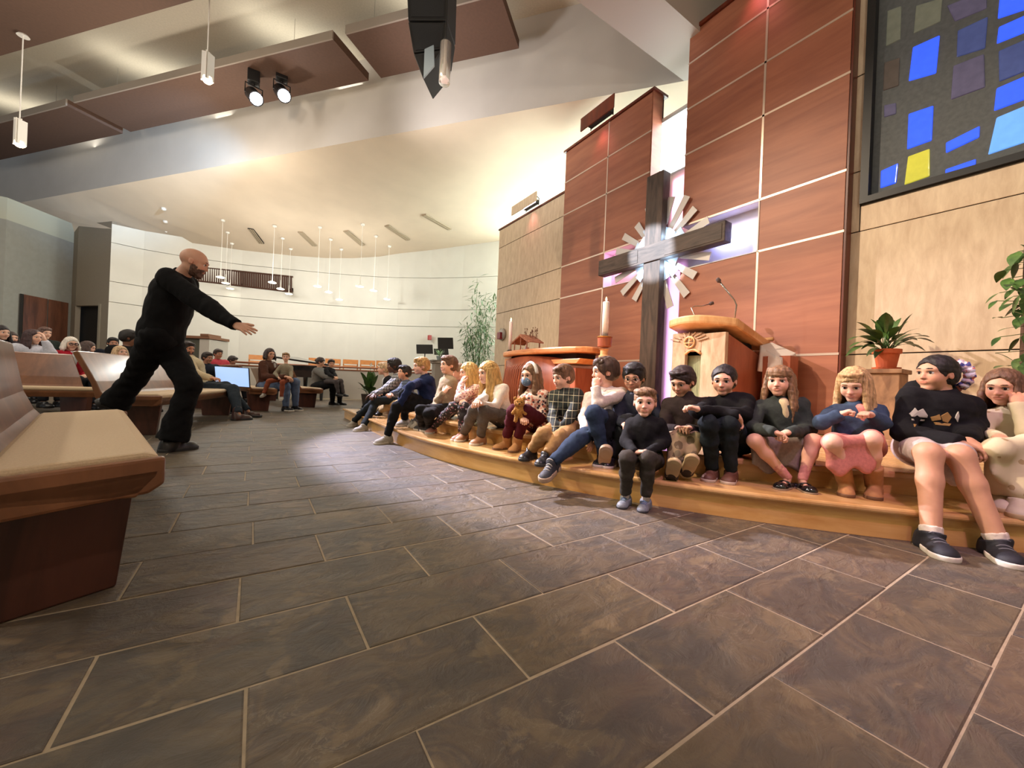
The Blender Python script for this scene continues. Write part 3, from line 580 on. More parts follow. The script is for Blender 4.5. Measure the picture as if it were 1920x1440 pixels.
# --- stained glass
sg = thing('stained_glass_panel', 'tall stained glass panel of blue and yellow blocks in a black frame', 'stained glass', (5.5, 0, 2.8))
MB().box((5.40, 1.53, 2.815), (5.62, 1.60, 7.7)).build('frame', BLK, sg); MB().box((5.40, -3.4, 2.815), (5.62, 1.53, 2.88)).build('frame', BLK, sg)
MATX = plain('dark glass matrix', '54585a', .75, noise=.15, nscale=25, bump=.1)
MB().box((5.50, -3.4, 2.88), (5.58, 1.53, 7.7)).build('matrix', MATX, sg)
def gl(n, c, e=0, r=.15): return plain('glass ' + n, c, r, noise=.12, nscale=14, bump=.2, emit=hexc(c), estr=e)
GB, GY, GP, GD, GL, GG, GN = gl('cobalt', '2c50e0', 1.0), gl('yellow', 'a9a53a', .7), gl('violet', '5c5a78', .12), gl('deep blue', '44538c', .2), gl('sky', '5a8fd8', .9), gl('grey green', '6f7468', .12), gl('brown', '57504c', .08)
pcs = [(GB, (1711, 88), (1762, 65), (1755, 137), (1703, 152)), (GB, (1703, 213), (1750, 197), (1747, 263), (1700, 280)), (GY, (1702, 293), (1743, 278), (1743, 330), (1695, 347)), (GB, (1651, 320), (1684, 305), (1680, 343), (1650, 353)),
       (GB, (1773, 267), (1837, 235), (1836, 257), (1773, 287)), (GB, (1772, 317), (1830, 297), (1829, 310), (1772, 328)), (GD, (1795, 57), (1852, 30), (1847, 90), (1793, 107)), (GP, (1787, 123), (1845, 100), (1847, 163), (1782, 187)), (GG, (1717, 10), (1767, -5), (1763, 40), (1712, 63)),
       (GG, (1663, 20), (1690, 10), (1688, 73), (1660, 87)), (GN, (1657, 117), (1687, 107), (1685, 160), (1655, 170)), (GP, (1657, 197), (1680, 192), (1680, 213), (1657, 220)), (GB, (1874, -5), (1930, -28), (1930, 15), (1870, 35)), (GB, (1872, 50), (1930, 24), (1930, 57), (1868, 82)),
       (GD, (1872, 95), (1930, 70), (1930, 130), (1873, 153)), (GB, (1868, 165), (1930, 138), (1930, 183), (1863, 208)), (GL, (1868, 220), (1935, 192), (1935, 262), (1852, 290)), (GP, (1775, 10), (1850, -20), (1850, 15), (1790, 40))]
for q in pcs:
    pts = [atx(px, py, 5.49) for px, py in q[1:]]; c = sum(pts) / 4; MB().prism([p for p in pts], (.03, 0, 0)).build('pane', q[0], sg, bevel=.01)
    if q[1][0] < 1860 and c[2] > 2.9:
        for dy in (-1.35, -2.7): MB().prism([p + V3(0, dy, 0) for p in pts], (.03, 0, 0)).build('pane', q[0], sg, bevel=.01)
# --- pulpit
PW = grain('pulpit pale wood', 'c08a5c', 'deb080', sc=(1.5, 1.5, .5), nscale=4, rough=.35, bump=.02, rand=.0)
PWF = grain('pulpit carved front', 'a88468', 'cbb098', sc=(1.5, 1.5, .5), nscale=5, rough=.45, bump=.05, rand=.0)
PWR = grain('pulpit side veneer', '85432f', 'a35c42', sc=(2, 2, .4), nscale=3, rough=.35, bump=.01, rand=.0)
pu_o = thing('pulpit', 'carved wooden pulpit with sloping top and chi-rho emblem', 'pulpit', (4.7, 2.7, Z2))
y0, y1_ = 2.38, 3.04
for a, b, z0, z1 in ((y0, 2.66, Z2, 1.39), (2.86, y1_, Z2, 1.42), (2.66, 2.86, Z2, .45), (2.66, 2.86, 1.19, 1.41)): MB().box((4.30, a, z0), (4.36, b, z1)).build('front_panel', PWF, pu_o, bevel=.006)
MB().box((4.40, 2.64, .4), (4.42, 2.88, 1.2)).build('inset_cloth', grain('green silk inset', '6f7a62', 'aeb79a', sc=(2, 8, .6), nscale=5, rough=.5, rand=0), pu_o)
MB().tube([V3(4.30, 2.66 + .2 * t, 1.16 + .05 * math.sin(math.pi * t)) for t in np.linspace(0, 1, 9)], .016, 6).build('arch_trim', PW, pu_o, smooth=True)
MB().prism([(4.36, y0, Z2), (4.36, y0, 1.37), (5.10, y0, 1.17), (5.10, y0, Z2)], (0, .05, 0)).build('side_panel', PWR, pu_o)
MB().prism([(4.36, y1_ - .05, Z2), (4.36, y1_ - .05, 1.40), (5.10, y1_ - .05, 1.2), (5.10, y1_ - .05, Z2)], (0, .05, 0)).build('side_panel', PWR, pu_o)
for i in range(9):
    a = -1.25 + .3 * i; b0 = V3(4.29, 2.82 + .13 * math.sin(a), 1.30 + .10 * math.cos(a) - .02); b1 = V3(4.29, 2.82 + .26 * math.sin(a), 1.30 + .12 * math.cos(a))
    MB().tube([b0, b1], .008, 5).build('carved_ray', PWF, pu_o)
m = MB(); m.tube([V3(4.285, 2.80 + .062 * math.cos(t), 1.30 + .062 * math.sin(t)) for t in np.linspace(0, 2 * math.pi, 25)], .012, 6); m.tube([V3(4.28, 2.74, 1.29), V3(4.28, 2.86, 1.29)], .008, 5); m.tube([V3(4.28, 2.80, 1.24), V3(4.28, 2.80, 1.355)], .008, 5); m.tube([V3(4.28, 2.80 - .0 - .028 * math.sin(t), 1.335 + .02 * math.cos(t)) for t in np.linspace(0, math.pi, 9)], .007, 5)
m.build('emblem', PW, pu_o, smooth=True)
# sloping top slab with bowed front edge
slab = []; n = 14
for i in range(n + 1):
    t = i / n; y = 3.06 + (2.30 - 3.06) * t; x = 4.30 - .22 * math.sin(math.pi * min(1, t * .8 + .1)) + .16 * t; slab.append((x, y))
slab += [(5.20, 2.32), (5.20, 3.02)]
sz = lambda x: 1.555 - (x - 4.35) * .235
MB().add([(x, y, sz(x)) for x, y in slab] + [(x, y, sz(x) - .10) for x, y in slab], [tuple(range(len(slab)))[::-1], tuple(range(len(slab), 2 * len(slab)))] + [(i, (i + 1) % len(slab), (i + 1) % len(slab) + len(slab), i + len(slab)) for i in range(len(slab))]).build('top_slab', PW, pu_o, bevel=.025)
MB().box((4.40, 2.45, 1.15), (5.0, 2.97, 1.32)).build('neck', DARK, pu_o)
MB().tube([V3(5.19, 2.30, sz(5.19) + .03), V3(5.19, 3.0, sz(5.19) + .03)], .025, 8).build('book_ledge', PW, pu_o, smooth=True)
CHR = plain('chrome', 'b8b0a8', .22, metal=.9)
def mic(label, base, pts, r=.009):
    o = thing('microphone', label, 'microphone', base, 'gooseneck microphones on the pulpit'); MB().tube([base] + pts, r, 7).build('gooseneck', CHR, o, smooth=True)
    MB().tube([base - UP * .01, base + UP * .05], .016, 8).build('mount', BLK, o); d = unit(pts[-1] - pts[-2]); MB().tube([pts[-1], pts[-1] + d * .012, pts[-1] + d * .05, pts[-1] + d * .058], [.012, .024, .022, .008], 10).build('windscreen', plain('mic foam', '5a4a48', .9), o, smooth=True)
mb_ = V3(4.56, 2.44, sz(4.56)); f_ = lambda px, py: atd(px, py, (mb_ @ FW))
mic('tall chrome gooseneck microphone at the right of the pulpit top', mb_, [f_(1381, 572), f_(1377, 563), f_(1350, 529)])
mb2 = V3(4.86, 2.98, sz(4.86)); g_ = lambda px, py: atd(px, py, mb2 @ FW)
mic('low bent gooseneck microphone behind the pulpit top', mb2, [g_(1296, 577), g_(1303, 574), g_(1316, 574), g_(1330, 570)], .007)
# white cloth over a stand behind the pulpit
wc_ = thing('white_cloth', 'white linen cloth draped over a stand behind the pulpit', 'cloth', (5.0, 2.05, Z2)); LIN = plain('linen', 'd9cfcc', .8, noise=.03, nscale=20, bump=.1)
q0, q1, q2_, q3 = atx(1425, 648, 4.95), atx(1447, 642, 5.15), atx(1492, 662, 5.12), atx(1462, 672, 4.88)
MB().prism([q0, q1, q2_, q3], (0, 0, -.02)).build('top_fold', LIN, wc_)
def drape(a, b, drop, name, wav):
    v = []; f = []; n = 10; e = unit(b - a); nn = np.cross(e, UP)
    for i in range(n + 1):
        t = i / n; p = a + (b - a) * t
        for j in range(5): v.append(p - UP * drop(t) * j / 4 + nn * (wav * math.sin(t * 11 + j * .3) * j / 4 + .012 * j / 4))
    for i in range(n): f += [(i * 5 + j, i * 5 + j + 1, (i + 1) * 5 + j + 1, (i + 1) * 5 + j) for j in range(4)]
    o = MB().add(v, f).build(name, LIN, wc_, smooth=True); so = o.modifiers.new('thick', 'SOLIDIFY'); so.thickness = .006
drape(q0, q3, lambda t: .30 - .12 * t, 'front_fold', .02); drape(q3, q2_, lambda t: .13 + .04 * math.sin(t * 6), 'side_fold', .012)
MB().box((4.92, 2.0, Z2), (5.12, 2.28, 1.16)).build('stand', PWR, wc_)
# --- altar
al_ = thing('altar', 'curved wooden altar table with carved drapery front', 'altar', (4.2, 5.35, Z2))
AW = grain('altar top wood', 'b8703f', 'd99a68', sc=(1.2, .5, 2), nscale=4, rough=.35, bump=.02, rand=0)
pl = []
for i in range(40):
    a = 2 * math.pi * i / 40; ca, sa = math.cos(a), math.sin(a); pl.append((4.22 + .44 * abs(ca) ** .8 * (1 if ca > 0 else -1) - .0, 5.40 + 1.18 * abs(sa) ** .75 * (1 if sa > 0 else -1)))
MB().add([(x, y, 1.315) for x, y in pl] + [(x, y, 1.225) for x, y in pl], [tuple(range(40)), tuple(range(40, 80))[::-1]] + [(i, i + 40, (i + 1) % 40 + 40, (i + 1) % 40) for i in range(40)]).build('table_top', AW, al_, bevel=.025)
v = []; f = []; n = 16
for i in range(n + 1):
    t = i / n; y = 6.35 + (4.75 - 6.35) * t; x = 4.02 - .14 * math.sin(math.pi * t); v += [(x, y, Z2), (x, y, 1.15 + .05 * math.sin(math.pi * t))]
for i in range(n): f.append((2 * i, 2 * i + 1, 2 * i + 3, 2 * i + 2))
o = MB().add(v, f).build('front', PWR, al_, smooth=True); o.modifiers.new('thick', 'SOLIDIFY').thickness = .05
for i in range(10):
    y = 6.32 - .075 * i; x = 4.0 - .14 * math.sin(math.pi * (6.35 - y) / 1.6); MB().tube([V3(x - .02, y + .12 - .012 * i, Z2 + .02), V3(x - .05, y + .04, .70), V3(x - .045, y - .02, .98), V3(x - .02, y - .10 - .02 * i, 1.16)], [.022, .026, .022, .010], 6).build('carved_fold', PWR, al_, smooth=True)
MB().box((3.96, 4.40, Z2), (4.5, 4.74, 1.0)).build('pedestal', PWR, al_, bevel=.01); MB().prism([(3.9, 4.32, 1.06), (3.9, 4.84, 1.06), (3.9, 4.92, 1.13), (3.9, 4.24, 1.13)], (.62, 0, 0)).build('bracket', AW, al_, bevel=.008); MB().box((4.05, 4.5, 1.12), (4.45, 6.3, 1.225)).build('apron', plain('dark apron', '2a1814', .6), al_); MB().box((3.98, 6.2, Z2), (4.5, 6.42, 1.2)).build('side_post', AW, al_, bevel=.01)
# --- candles
WAX = plain('white wax', 'f0e6e6', .4, sss=.3); FLAME = plain('flame', (1, .7, .3), .5, emit=(1, .62, .22), estr=14)
def candle(label, base, h, r):
    o = thing('candle', label, 'candle', base, 'lit altar candles'); MB().lathe([(r, 0), (r, h - .01), (r * .85, h), (r * .2, h - .004)], base, 20).build('wax', WAX, o, smooth=True)
    MB().tube([base + UP * h, base + UP * (h + .02)], .003, 5).build('wick', DARK, o); MB().lathe([(.001, 0), (.011, .012), (.013, .025), (.007, .045), (.001, .062)], base + UP * (h + .008), 10).build('flame', FLAME, o, smooth=True)
    lamp('POINT', 'candle_glow', base + UP * (h + .04), 2.2, (1, .6, .25), size=.02); return o
cp_ = atd(1134, 632, 5.6); cp_[2] = atd(1134, 631, 5.6)[2]
cs = thing('candle_stand', 'turned wooden paschal candle stand beside the altar', 'candle stand', (cp_[0], cp_[1], Z2)); hz = cp_[2] - Z2
MB().lathe([(.20, 0), (.20, .04), (.07, .07), (.062, hz - .34), (.075, hz - .33), (.075, hz - .27), (.055, hz - .26), (.055, hz - .19), (.075, hz - .18)], (cp_[0], cp_[1], Z2), 24).build('column', PW, cs, smooth=False)
MB().lathe([(.05, -.16), (.095, -.14), (.10, -.02), (.085, 0)], cp_, 24).build('cup', PWR, cs, smooth=False); MB().lathe([(.105, -.022), (.112, -.01), (.105, 0)], cp_, 24).build('brass_rim', plain('brass', 'a8703c', .3, metal=.8), cs, smooth=True)
candle('thick white lit paschal candle on the turned stand', cp_, .49, .045)
cb_ = V3(*atd(956, 652, 7.5)); cb_[2] = 1.36
hld = MB().lathe([(.06, 0), (.06, .02), (.035, .045)], (cb_[0], cb_[1], 1.315), 16).build('candle_holder', BLK, loc=(cb_[0], cb_[1], 1.315)); tag(hld, 'small black candle holder on the far end of the altar', 'candle holder')
candle('slim white lit candle at the far end of the altar', cb_, .54, .032)
# --- nativity stable on the altar
nb = V3(4.2, 6.02, 1.315); nv = thing('nativity_stable', 'small wooden nativity stable with figures on the altar', 'nativity', nb); RW = grain('stable wood', '7d4a36', 'b57a60', sc=(2, 2, 2), nscale=6, rough=.6, rand=.2)
for s_ in (1, -1):
    MB().prism([nb + V3(-.16, 0, .30), nb + V3(.16, 0, .30), nb + V3(.16, s_ * .30, .155), nb + V3(-.16, s_ * .30, .155)], (0, 0, .022)).build('roof_board', RW, nv); MB().tube([nb + V3(-.165, 0, .29), nb + V3(-.165, s_ * .29, .15)], .012, 6).build('roof_beam', RW, nv)
    for x in (-.14, .14): MB().tube([nb + V3(x, s_ * .2, 0), nb + V3(x, s_ * .2, .2)], .012, 6).build('post', RW, nv)
MB().tube([nb + V3(-.14, 0, .0), nb + V3(-.14, 0, .28)], .009, 6).build('post', RW, nv)
for i, (y, h, c) in enumerate(((.13, .11, 'b06a58'), (.08, .09, 'd0c0b0'), (-.05, .10, '8a6a90'), (-.12, .08, 'a05040'))): MB().lathe([(.028, 0), (.022, h * .6), (.010, h * .75), (.016, h * .86), (.010, h)], nb + V3(-.05, y, 0), 10).build('figure', plain('figurine %d' % i, c, .6), nv, smooth=True)
m = MB()
for i in range(26):
    a = nb + V3(rng.uniform(-.05, .1), rng.uniform(-.30, .12), .24); t = a + V3(rng.uniform(-.05, .05), rng.uniform(-.06, .06), rng.uniform(.08, .2)); m.tube([a, (a + t) / 2 + V3(0, .02, .02), t], .003, 4); m.lathe([(.001, -.012), (.011, 0), (.001, .012)], t, 5)
o = m.build('dry_sprig', plain('dry sprig', '6a4636', .8), nv); o['kind'] = 'stuff'
# --- boards with LED bars on the screens
LEDM = plain('led lens', 'ffffff', .3, emit=(1, .72, .80), estr=14)
def ledboard(label, x, ya, yb, z0, z1, mat, ztop, la, lb, n):
    o = thing('led_bar_board', label, 'light fixture', (x, (ya + yb) / 2, ztop), 'LED bars on top of the altar screens'); MB().box((x - .02, yb, z0), (x, ya, z1)).build('board', mat, o)
    MB().box((x + .02, lb, ztop + .03), (x + .12, la, ztop + .12)).build('lamp_body', BLK, o, bevel=.01)
    for i in range(n): y = la + (lb - la) * (i + .5) / n; MB().lathe([(.028, 0), (.028, .012)], (0, 0, 0), 10, M=Matrix.Translation((x + .02, y, ztop + .075)) @ Matrix.Rotation(math.radians(-90), 4, 'Y')).build('lens', LEDM, o)
    for y in (la, lb): MB().tube([V3(x + .10, y, ztop), V3(x + .10, y, ztop + .16), V3(x, y, ztop + .2)], .01, 6).build('bracket', BLK, o)
ledboard('dark wood board with pink LED bar on the tall wood screen', 5.15, 5.85, 5.0, 5.66, 5.91, CHERRYD, 5.64, 5.68, 5.12, 8)
ledboard('pale stone board with pink LED bar on the low stone screen', 5.30, 8.49, 7.44, 4.95, 5.17, TRAV, 4.90, 8.0, 7.5, 7)
for p, t in (((5.16, 5.4, 5.6), (5.34, 5.4, 4.6)), ((5.31, 7.75, 4.9), (5.5, 7.75, 4.1)), ((5.15, 2.7, 6.05), (5.33, 2.7, 5.2))): lamp('SPOT', 'led_bar_beam', p, 12, (1, .25, .28), t, .1, 80, .8)
# --- strobe on the stone screen, its oval shadow a grey plate; back wall alarm
sb = thing('alarm_strobe', 'red alarm box with its oval shadow as a grey plate on the stone screen', 'alarm', (5.4, 8.9, 1.5)); p = atx(942, 627, 5.42)
MB().lathe([(.16, 0), (.16, .03), (.1, .05)], (0, 0, 0), 20, M=Matrix.Translation(p) @ Matrix.Rotation(math.radians(-90), 4, 'Y')).build('shadow_disc', plain('oval shadow grey', '9a948c', .4), sb, smooth=True); q = atx(937, 629, 5.36); MB().box(q - V3(.05, .10, .10), q + V3(.04, .06, .08)).build('red_box', plain('alarm red', '7a1420', .4), sb, bevel=.01)
q = camd(802, 14.7); q[2] = atd(802, 633, 14.7)[2]; fa_ = MB().box(q - V3(.06, .06, .09), q + V3(.06, .06, .09)).build('fire_alarm_pull', plain('pull red', 'a02a28', .4), loc=q, bevel=.01); tag(fa_, 'red fire alarm box on the pale back wall', 'fire alarm')
# --- pews
PEW = grain('pew oak', '68422a', '8c5c3c', sc=(1.2, 1.2, .5), nscale=3.5, rough=.3, dist=.7, bump=.02, coat=.25, rand=.1)
PEWD = grain('pew dark end', '3a2018', '583226', sc=(2, 2, .5), nscale=3.0, rough=.35, dist=.7, bump=.02, rand=.1)
CUSH = plain('beige cushion fabric', 'cbb596', .9, noise=.05, nscale=160, bump=.25)
def pew(label, a, b, w, zs=.45, dep=.48, zb=.86, lean=.16, ends=(.16, .16), nsup=2):
    """a, b: floor-plan ends of the seat's front edge; w: unit vector from front edge to back"""
    a, b, w = [np.array([p[0], p[1], 0.]) for p in (a, b, w)]; u = unit(b - a); L = np.linalg.norm(b - a)
    o = thing('pew', label, 'pew', (a + b) / 2, 'oak pews with beige cushions'); P = lambda s, d, z: a + u * s + w * d + UP * z
    def slabp(name, s0, s1, prof, mat, bev=.006, sm=False): return MB().prism([P(s0, d, z) for d, z in prof], u * (s1 - s0)).build(name, mat, o, bevel=bev, smooth=sm)
    slabp('cushion', .035, L - .035, [(.015, zs - .05), (.0, zs - .03), (.004, zs - .008), (.04, zs + .004), (dep - .03, zs - .004), (dep, zs - .02), (dep, zs - .05)], CUSH, .012)
    slabp('seat_board', .0, L, [(.01, zs - .075), (.0, zs - .05), (dep + .02, zs - .055), (dep + .02, zs - .09), (.06, zs - .13)], PEW)
    slabp('backrest', .0, L, [(dep - .05, zs - .06), (dep + .01, zs + .02), (dep + .05, zs + .12), (dep + .05 + lean * .9, zb), (dep + .05 + lean, zb + .012), (dep + .09 + lean, zb), (dep + .095, zs + .1), (dep + .05, zs - .06)], PEW, .008)
    for s in (0, L - .035): slabp('end_cap', s, s + .035, [(-.012, zs - .012), (-.012, zs - .10), (.03, zs - .125), (dep + .03, zs - .135), (dep + .03, zs - .02)], PEW, .01)
    for s in [ends[0]] + ([L / 2] if nsup > 2 else []) + [L - ends[1] - .05]: slabp('support', s, s + .05, [(.09, 0), (.05, zs - .09), (dep + .02, zs - .09), (dep - .02, 0)], PEWD, .006)
    return o
pew('nearest oak pew, empty, its beige seat reaching out beside the viewer', (-.24, 1.68), (-.70, 3.55), unit(V3(-.86, -.50, 0)), zb=.82, lean=.05, dep=.38)
pew('oak front pew just behind the striding man', (-.83, 5.57), (-.20, 8.3), unit(V3(-.97, .23, 0)))
pew('oak pew in the second row, behind the nearest pew', camd(-60, 4.55), camd(215, 5.2), unit(camd(80, 5) - camd(80, 4)) * 0 + unit(V3(-.93, .36, 0)) if False else unit(V3(-.75, .66, 0)), zb=.86)
pew('oak pew in the third row under the seated women', camd(-120, 6.1), camd(250, 6.9), unit(V3(-.75, .66, 0)))
pew('oak front pew carrying the mother with toddler', camd(520, 7.55), camd(450, 9.2), unit(V3(-.86, .5, 0)))
pew('oak front pew at the far choir side, with grey sweatered woman', camd(606, 8.9), camd(520, 10.8), unit(V3(-.86, .5, 0)))
pew('oak pew behind the glowing panel, holding the person in red', camd(520, 7.55) + V3(-.9, .53, 0), camd(450, 9.2) + V3(-.9, .53, 0), unit(V3(-.86, .5, 0)))
# --- glowing panel put in for a bright patch on the pew row
sc_ = thing('glow_panel', 'glowing pale blue flat panel on the pew row', 'screen', camd(435, 7.0)); qa, qb, qc, qd = atd(401, 686, 6.9), atd(467, 690, 7.1), atd(469, 727, 7.1), atd(404, 722, 6.9); nn = unit(np.cross(qb - qa, qd - qa)); nn = nn if nn @ FW < 0 else -nn
MB().hexa([qa, qb, qc, qd], [p - nn * .04 for p in (qa, qb, qc, qd)]).build('housing', plain('panel bezel', '1a1a1e', .5), sc_, bevel=.005)
i_ = [quadlerp(p, (qa + qb + qc + qd) / 4, .05) + nn * .002 for p in (qa, qb, qc, qd)]; MB().hexa([p + nn * .002 for p in i_], i_).build('panel', plain('lit panel', (.5, .6, .75), .3, emit=(.30, .52, .90), estr=.75), sc_)
bs = (qc + qd) / 2; MB().tube([bs, V3(bs[0], bs[1], .02)], .025, 8).build('stand', BLK, sc_); MB().box(V3(bs[0] - .15, bs[1] - .15, 0), V3(bs[0] + .15, bs[1] + .15, .02)).build('foot', BLK, sc_)
# --- choir: low wall, rail, platform, chairs
rl = [camd(430, 12.2), camd(520, 12.8), camd(620, 13.1), camd(712, 13.0), camd(790, 12.6), camd(850, 12.2)]
wallq('wall_choir', rl, 0, .93, plain('choir wall paint', 'b5aea4', .8), .08, 'low pale front wall of the choir')
RAIL = plain('rail wood', '8a5234', .4)
o = struct(MB().tube([p + UP * 1.04 for p in rl], .035, 6).build('trim_1', RAIL, smooth=True)); o['label'] = 'wooden rail along the choir front'
o = struct(MB().tube([p + UP * .95 for p in rl], .025, 6).build('trim_2', RAIL, smooth=True)); o['label'] = 'lower wooden rail along the choir front'
cpl = MB(); cpl.prism([p * 1.01 for p in rl] + [camd(860, 14.4), camd(700, 14.9), camd(540, 14.4), camd(400, 13.6)], (0, 0, .42)); o = struct(cpl.build('floor_choir', plain('choir carpet', '6e5f52', .95))); o['label'] = 'raised choir floor behind the rail'
CHW = plain('choir chair oak', 'b9783e', .4, noise=.12, nscale=12)
for i, (px, D, lb) in enumerate(((481, 13.3, 'oak choir chair beside the mother in brown'), (592, 13.7, 'oak choir chair behind the black piano tail'), (623, 13.8, 'oak choir chair just right of the seated pair'), (656, 13.8, 'oak choir chair in the middle of the choir row'), (688, 13.8, 'oak choir chair above the floor plant'), (718, 13.7, 'oak choir chair behind the leftmost boys'))):
    p = camd(px, D) + UP * .42; o = thing('choir_chair', lb, 'chair', p, 'oak chairs in the choir'); fw_ = -unit(camd(px, D)); lf = np.cross(UP, fw_); Q = lambda f, l, z: p + fw_ * f + lf * l + UP * z
    MB().hexa([Q(-.2, -.23, .44), Q(.2, -.23, .44), Q(.2, .23, .44), Q(-.2, .23, .44)], [Q(-.2, -.23, .49), Q(.2, -.23, .49), Q(.2, .23, .49), Q(-.2, .23, .49)]).build('seat', CHW, o)
    for z0, z1 in ((.62, .72), (.76, .92)): MB().hexa([Q(-.23, -.25, z0), Q(-.20, -.25, z0), Q(-.20, .25, z0), Q(-.23, .25, z0)], [Q(-.26, -.25, z1), Q(-.23, -.25, z1), Q(-.23, .25, z1), Q(-.26, .25, z1)]).build('back_slat', CHW, o)
    for f_0, l_0, z1 in ((-.21, -.23, .92), (-.21, .23, .92), (.18, -.21, .44), (.18, .21, .44)): MB().tube([Q(f_0, l_0, 0), Q(f_0 - (.03 if z1 > .5 else 0), l_0, z1)], .02, 4).build('leg', CHW, o)
# --- grand piano, organ console, music stands, lectern
PBL = plain('piano black', (.008, .008, .009), .12, coat=.5)
pp_ = camd(572, 12.0); pn_ = thing('grand_piano', 'black grand piano with low closed lid behind the front pews', 'piano', pp_); e1, e2_ = RT, FW
out = [(-.75, -.5), (.85, -.5), (.9, -.2), (.55, .15), (.35, .6), (-.1, .9), (-.6, .8), (-.75, .3)]
MB().prism([pp_ + e1 * x + e2_ * y + UP * .66 for x, y in out], (0, 0, .34)).build('case', PBL, pn_, bevel=.01); MB().hexa([pp_ + e1 * x + e2_ * y + UP * z for x, y, z in ((-.8, -.55, 1.20), (.92, -.5, 1.02), (.6, .2, 1.02), (-.7, .85, 1.25))], [pp_ + e1 * x + e2_ * y + UP * (z + .05) for x, y, z in ((-.8, -.55, 1.20), (.92, -.5, 1.02), (.6, .2, 1.02), (-.7, .85, 1.25))]).build('lid', PBL, pn_, bevel=.008)
for x, y in ((-.6, -.4), (.7, -.4), (-.3, .6)): MB().tube([pp_ + e1 * x + e2_ * y, pp_ + e1 * x + e2_ * y + UP * .66], [.04, .07], 8).build('leg', PBL, pn_)
og = camd(372, 10.8); oc = thing('organ_console', 'organ console with brown top shelf and white side behind the bearded man', 'organ', og); OG = lambda x, y, z: og + RT * x + FW * y + UP * z
def obox(name, x0, x1, y0_, y1__, z0, z1, mat, par): return MB().hexa([OG(x0, y0_, z0), OG(x1, y0_, z0), OG(x1, y1__, z0), OG(x0, y1__, z0)], [OG(x0, y0_, z1), OG(x1, y0_, z1), OG(x1, y1__, z1), OG(x0, y1__, z1)]).build(name, mat, par, bevel=.006)
obox('top_shelf', -.75, .52, -.35, .4, 1.57, 1.64, plain('organ brown', '7a5238', .5), oc); obox('case', -.72, .24, -.28, .36, .1, 1.57, plain('organ green grey', '4c4a3c', .6), oc); obox('side_panel', .24, .5, -.32, .38, 0, 1.56, plain('organ white', 'b9b3a9', .6), oc); obox('music_desk', .28, .5, -.36, .1, 1.64, 1.70, plain('organ brown', '7a5238', .5), oc); obox('keyboard', -.7, .24, -.55, -.28, .85, .95, plain('organ keys', '2a2622', .5), oc)
for px, py, w_, h_, D, lb in ((797, 655, 34, 18, 11.2, 'black music stand leaning, nearest the choir chairs'), (836, 644, 32, 22, 10.0, 'tallest black music stand before the bamboo'), (828, 660, 30, 12, 11.8, 'low black music stand between the two others')):
    c = atd(px, py, D); o = thing('music_stand', lb, 'music stand', (c[0], c[1], 0), 'black music stands by the choir'); s_ = D / FPX; h = w_ * s_ / 2; v_ = h_ * s_ / 2; r = unit(RT + UP * .03)
    MB().hexa([c - r * h + UP * v_ - FW * 0, c + r * h * .8 + UP * v_, c + r * h - UP * v_ - FW * .12, c - r * h * .8 - UP * v_ - FW * .12], [q + FW * .012 for q in (c - r * h + UP * v_, c + r * h * .8 + UP * v_, c + r * h - UP * v_ - FW * .12, c - r * h * .8 - UP * v_ - FW * .12)]).build('desk', BLK, o)
    MB().tube([V3(c[0], c[1], .02), c - UP * v_ * .5], .014, 6).build('pole', BLK, o)
    for a in (0, 2.1, 4.2): MB().tube([V3(c[0], c[1], .25), V3(c[0] + .3 * math.cos(a), c[1] + .3 * math.sin(a), .01)], .012, 5).build('leg', BLK, o)
lp = camd(822, 10.9); o = thing('side_lectern', 'plain grey lectern column below the music stands', 'lectern', lp); MB().lathe([(.24, 0), (.24, .05), (.2, .07), (.2, 1.18), (.25, 1.2), (.25, 1.25)], lp, 10).build('column', plain('lectern grey', '9a9186', .7), o); MB().box(lp + V3(-.27, -.2, 1.25), lp + V3(.27, .2, 1.28)).build('top', plain('lectern top', '7d756a', .6), o)
# --- louvre grille in the back wall
def walld(px):
    for (p0, d0, _), (p1, d1, _) in zip(WP[:-1], WP[1:]):
        if p0 <= px <= p1: return d0 + (d1 - d0) * (px - p0) / (p1 - p0)
    return 12.2
lg = thing('louvre_grille', 'long brown slatted grille high in the back wall', 'grille', camd(455, walld(455) - .05)); LB = plain('louvre brown', '4a2e22', .6)
def wpt(px, top): D = walld(px) - .03; y = (501 + (px - 372) * .1035) if top else (527 + (px - 372) * .117); return atd(px, y, D)
m = MB()
for x0, x1 in zip(range(360, 551, 19), range(379, 570, 19)):
    if x1 > 550: x1 = 550
    if x1 > x0: q = (wpt(x0, 1), wpt(x1, 1), wpt(x1, 0), wpt(x0, 0)); m.hexa(q, [p + FW * .03 for p in q])
m.build('backing', DARK, lg)
for i in range(46):
    px = 362 + i * 4.1; a, b = wpt(px, 1), wpt(px, 0); MB().hexa([a - RT * .022, a + RT * .022, a + RT * .022 - FW * .04, a - RT * .022 - FW * .04], [b - RT * .022, b + RT * .022, b + RT * .022 - FW * .04, b - RT * .022 - FW * .04]).build('slat', LB, lg)
for t in (1, 0): MB().tube([wpt(x, t) - FW * .03 for x in range(360, 551, 19)], .03, 4).build('frame', LB, lg)
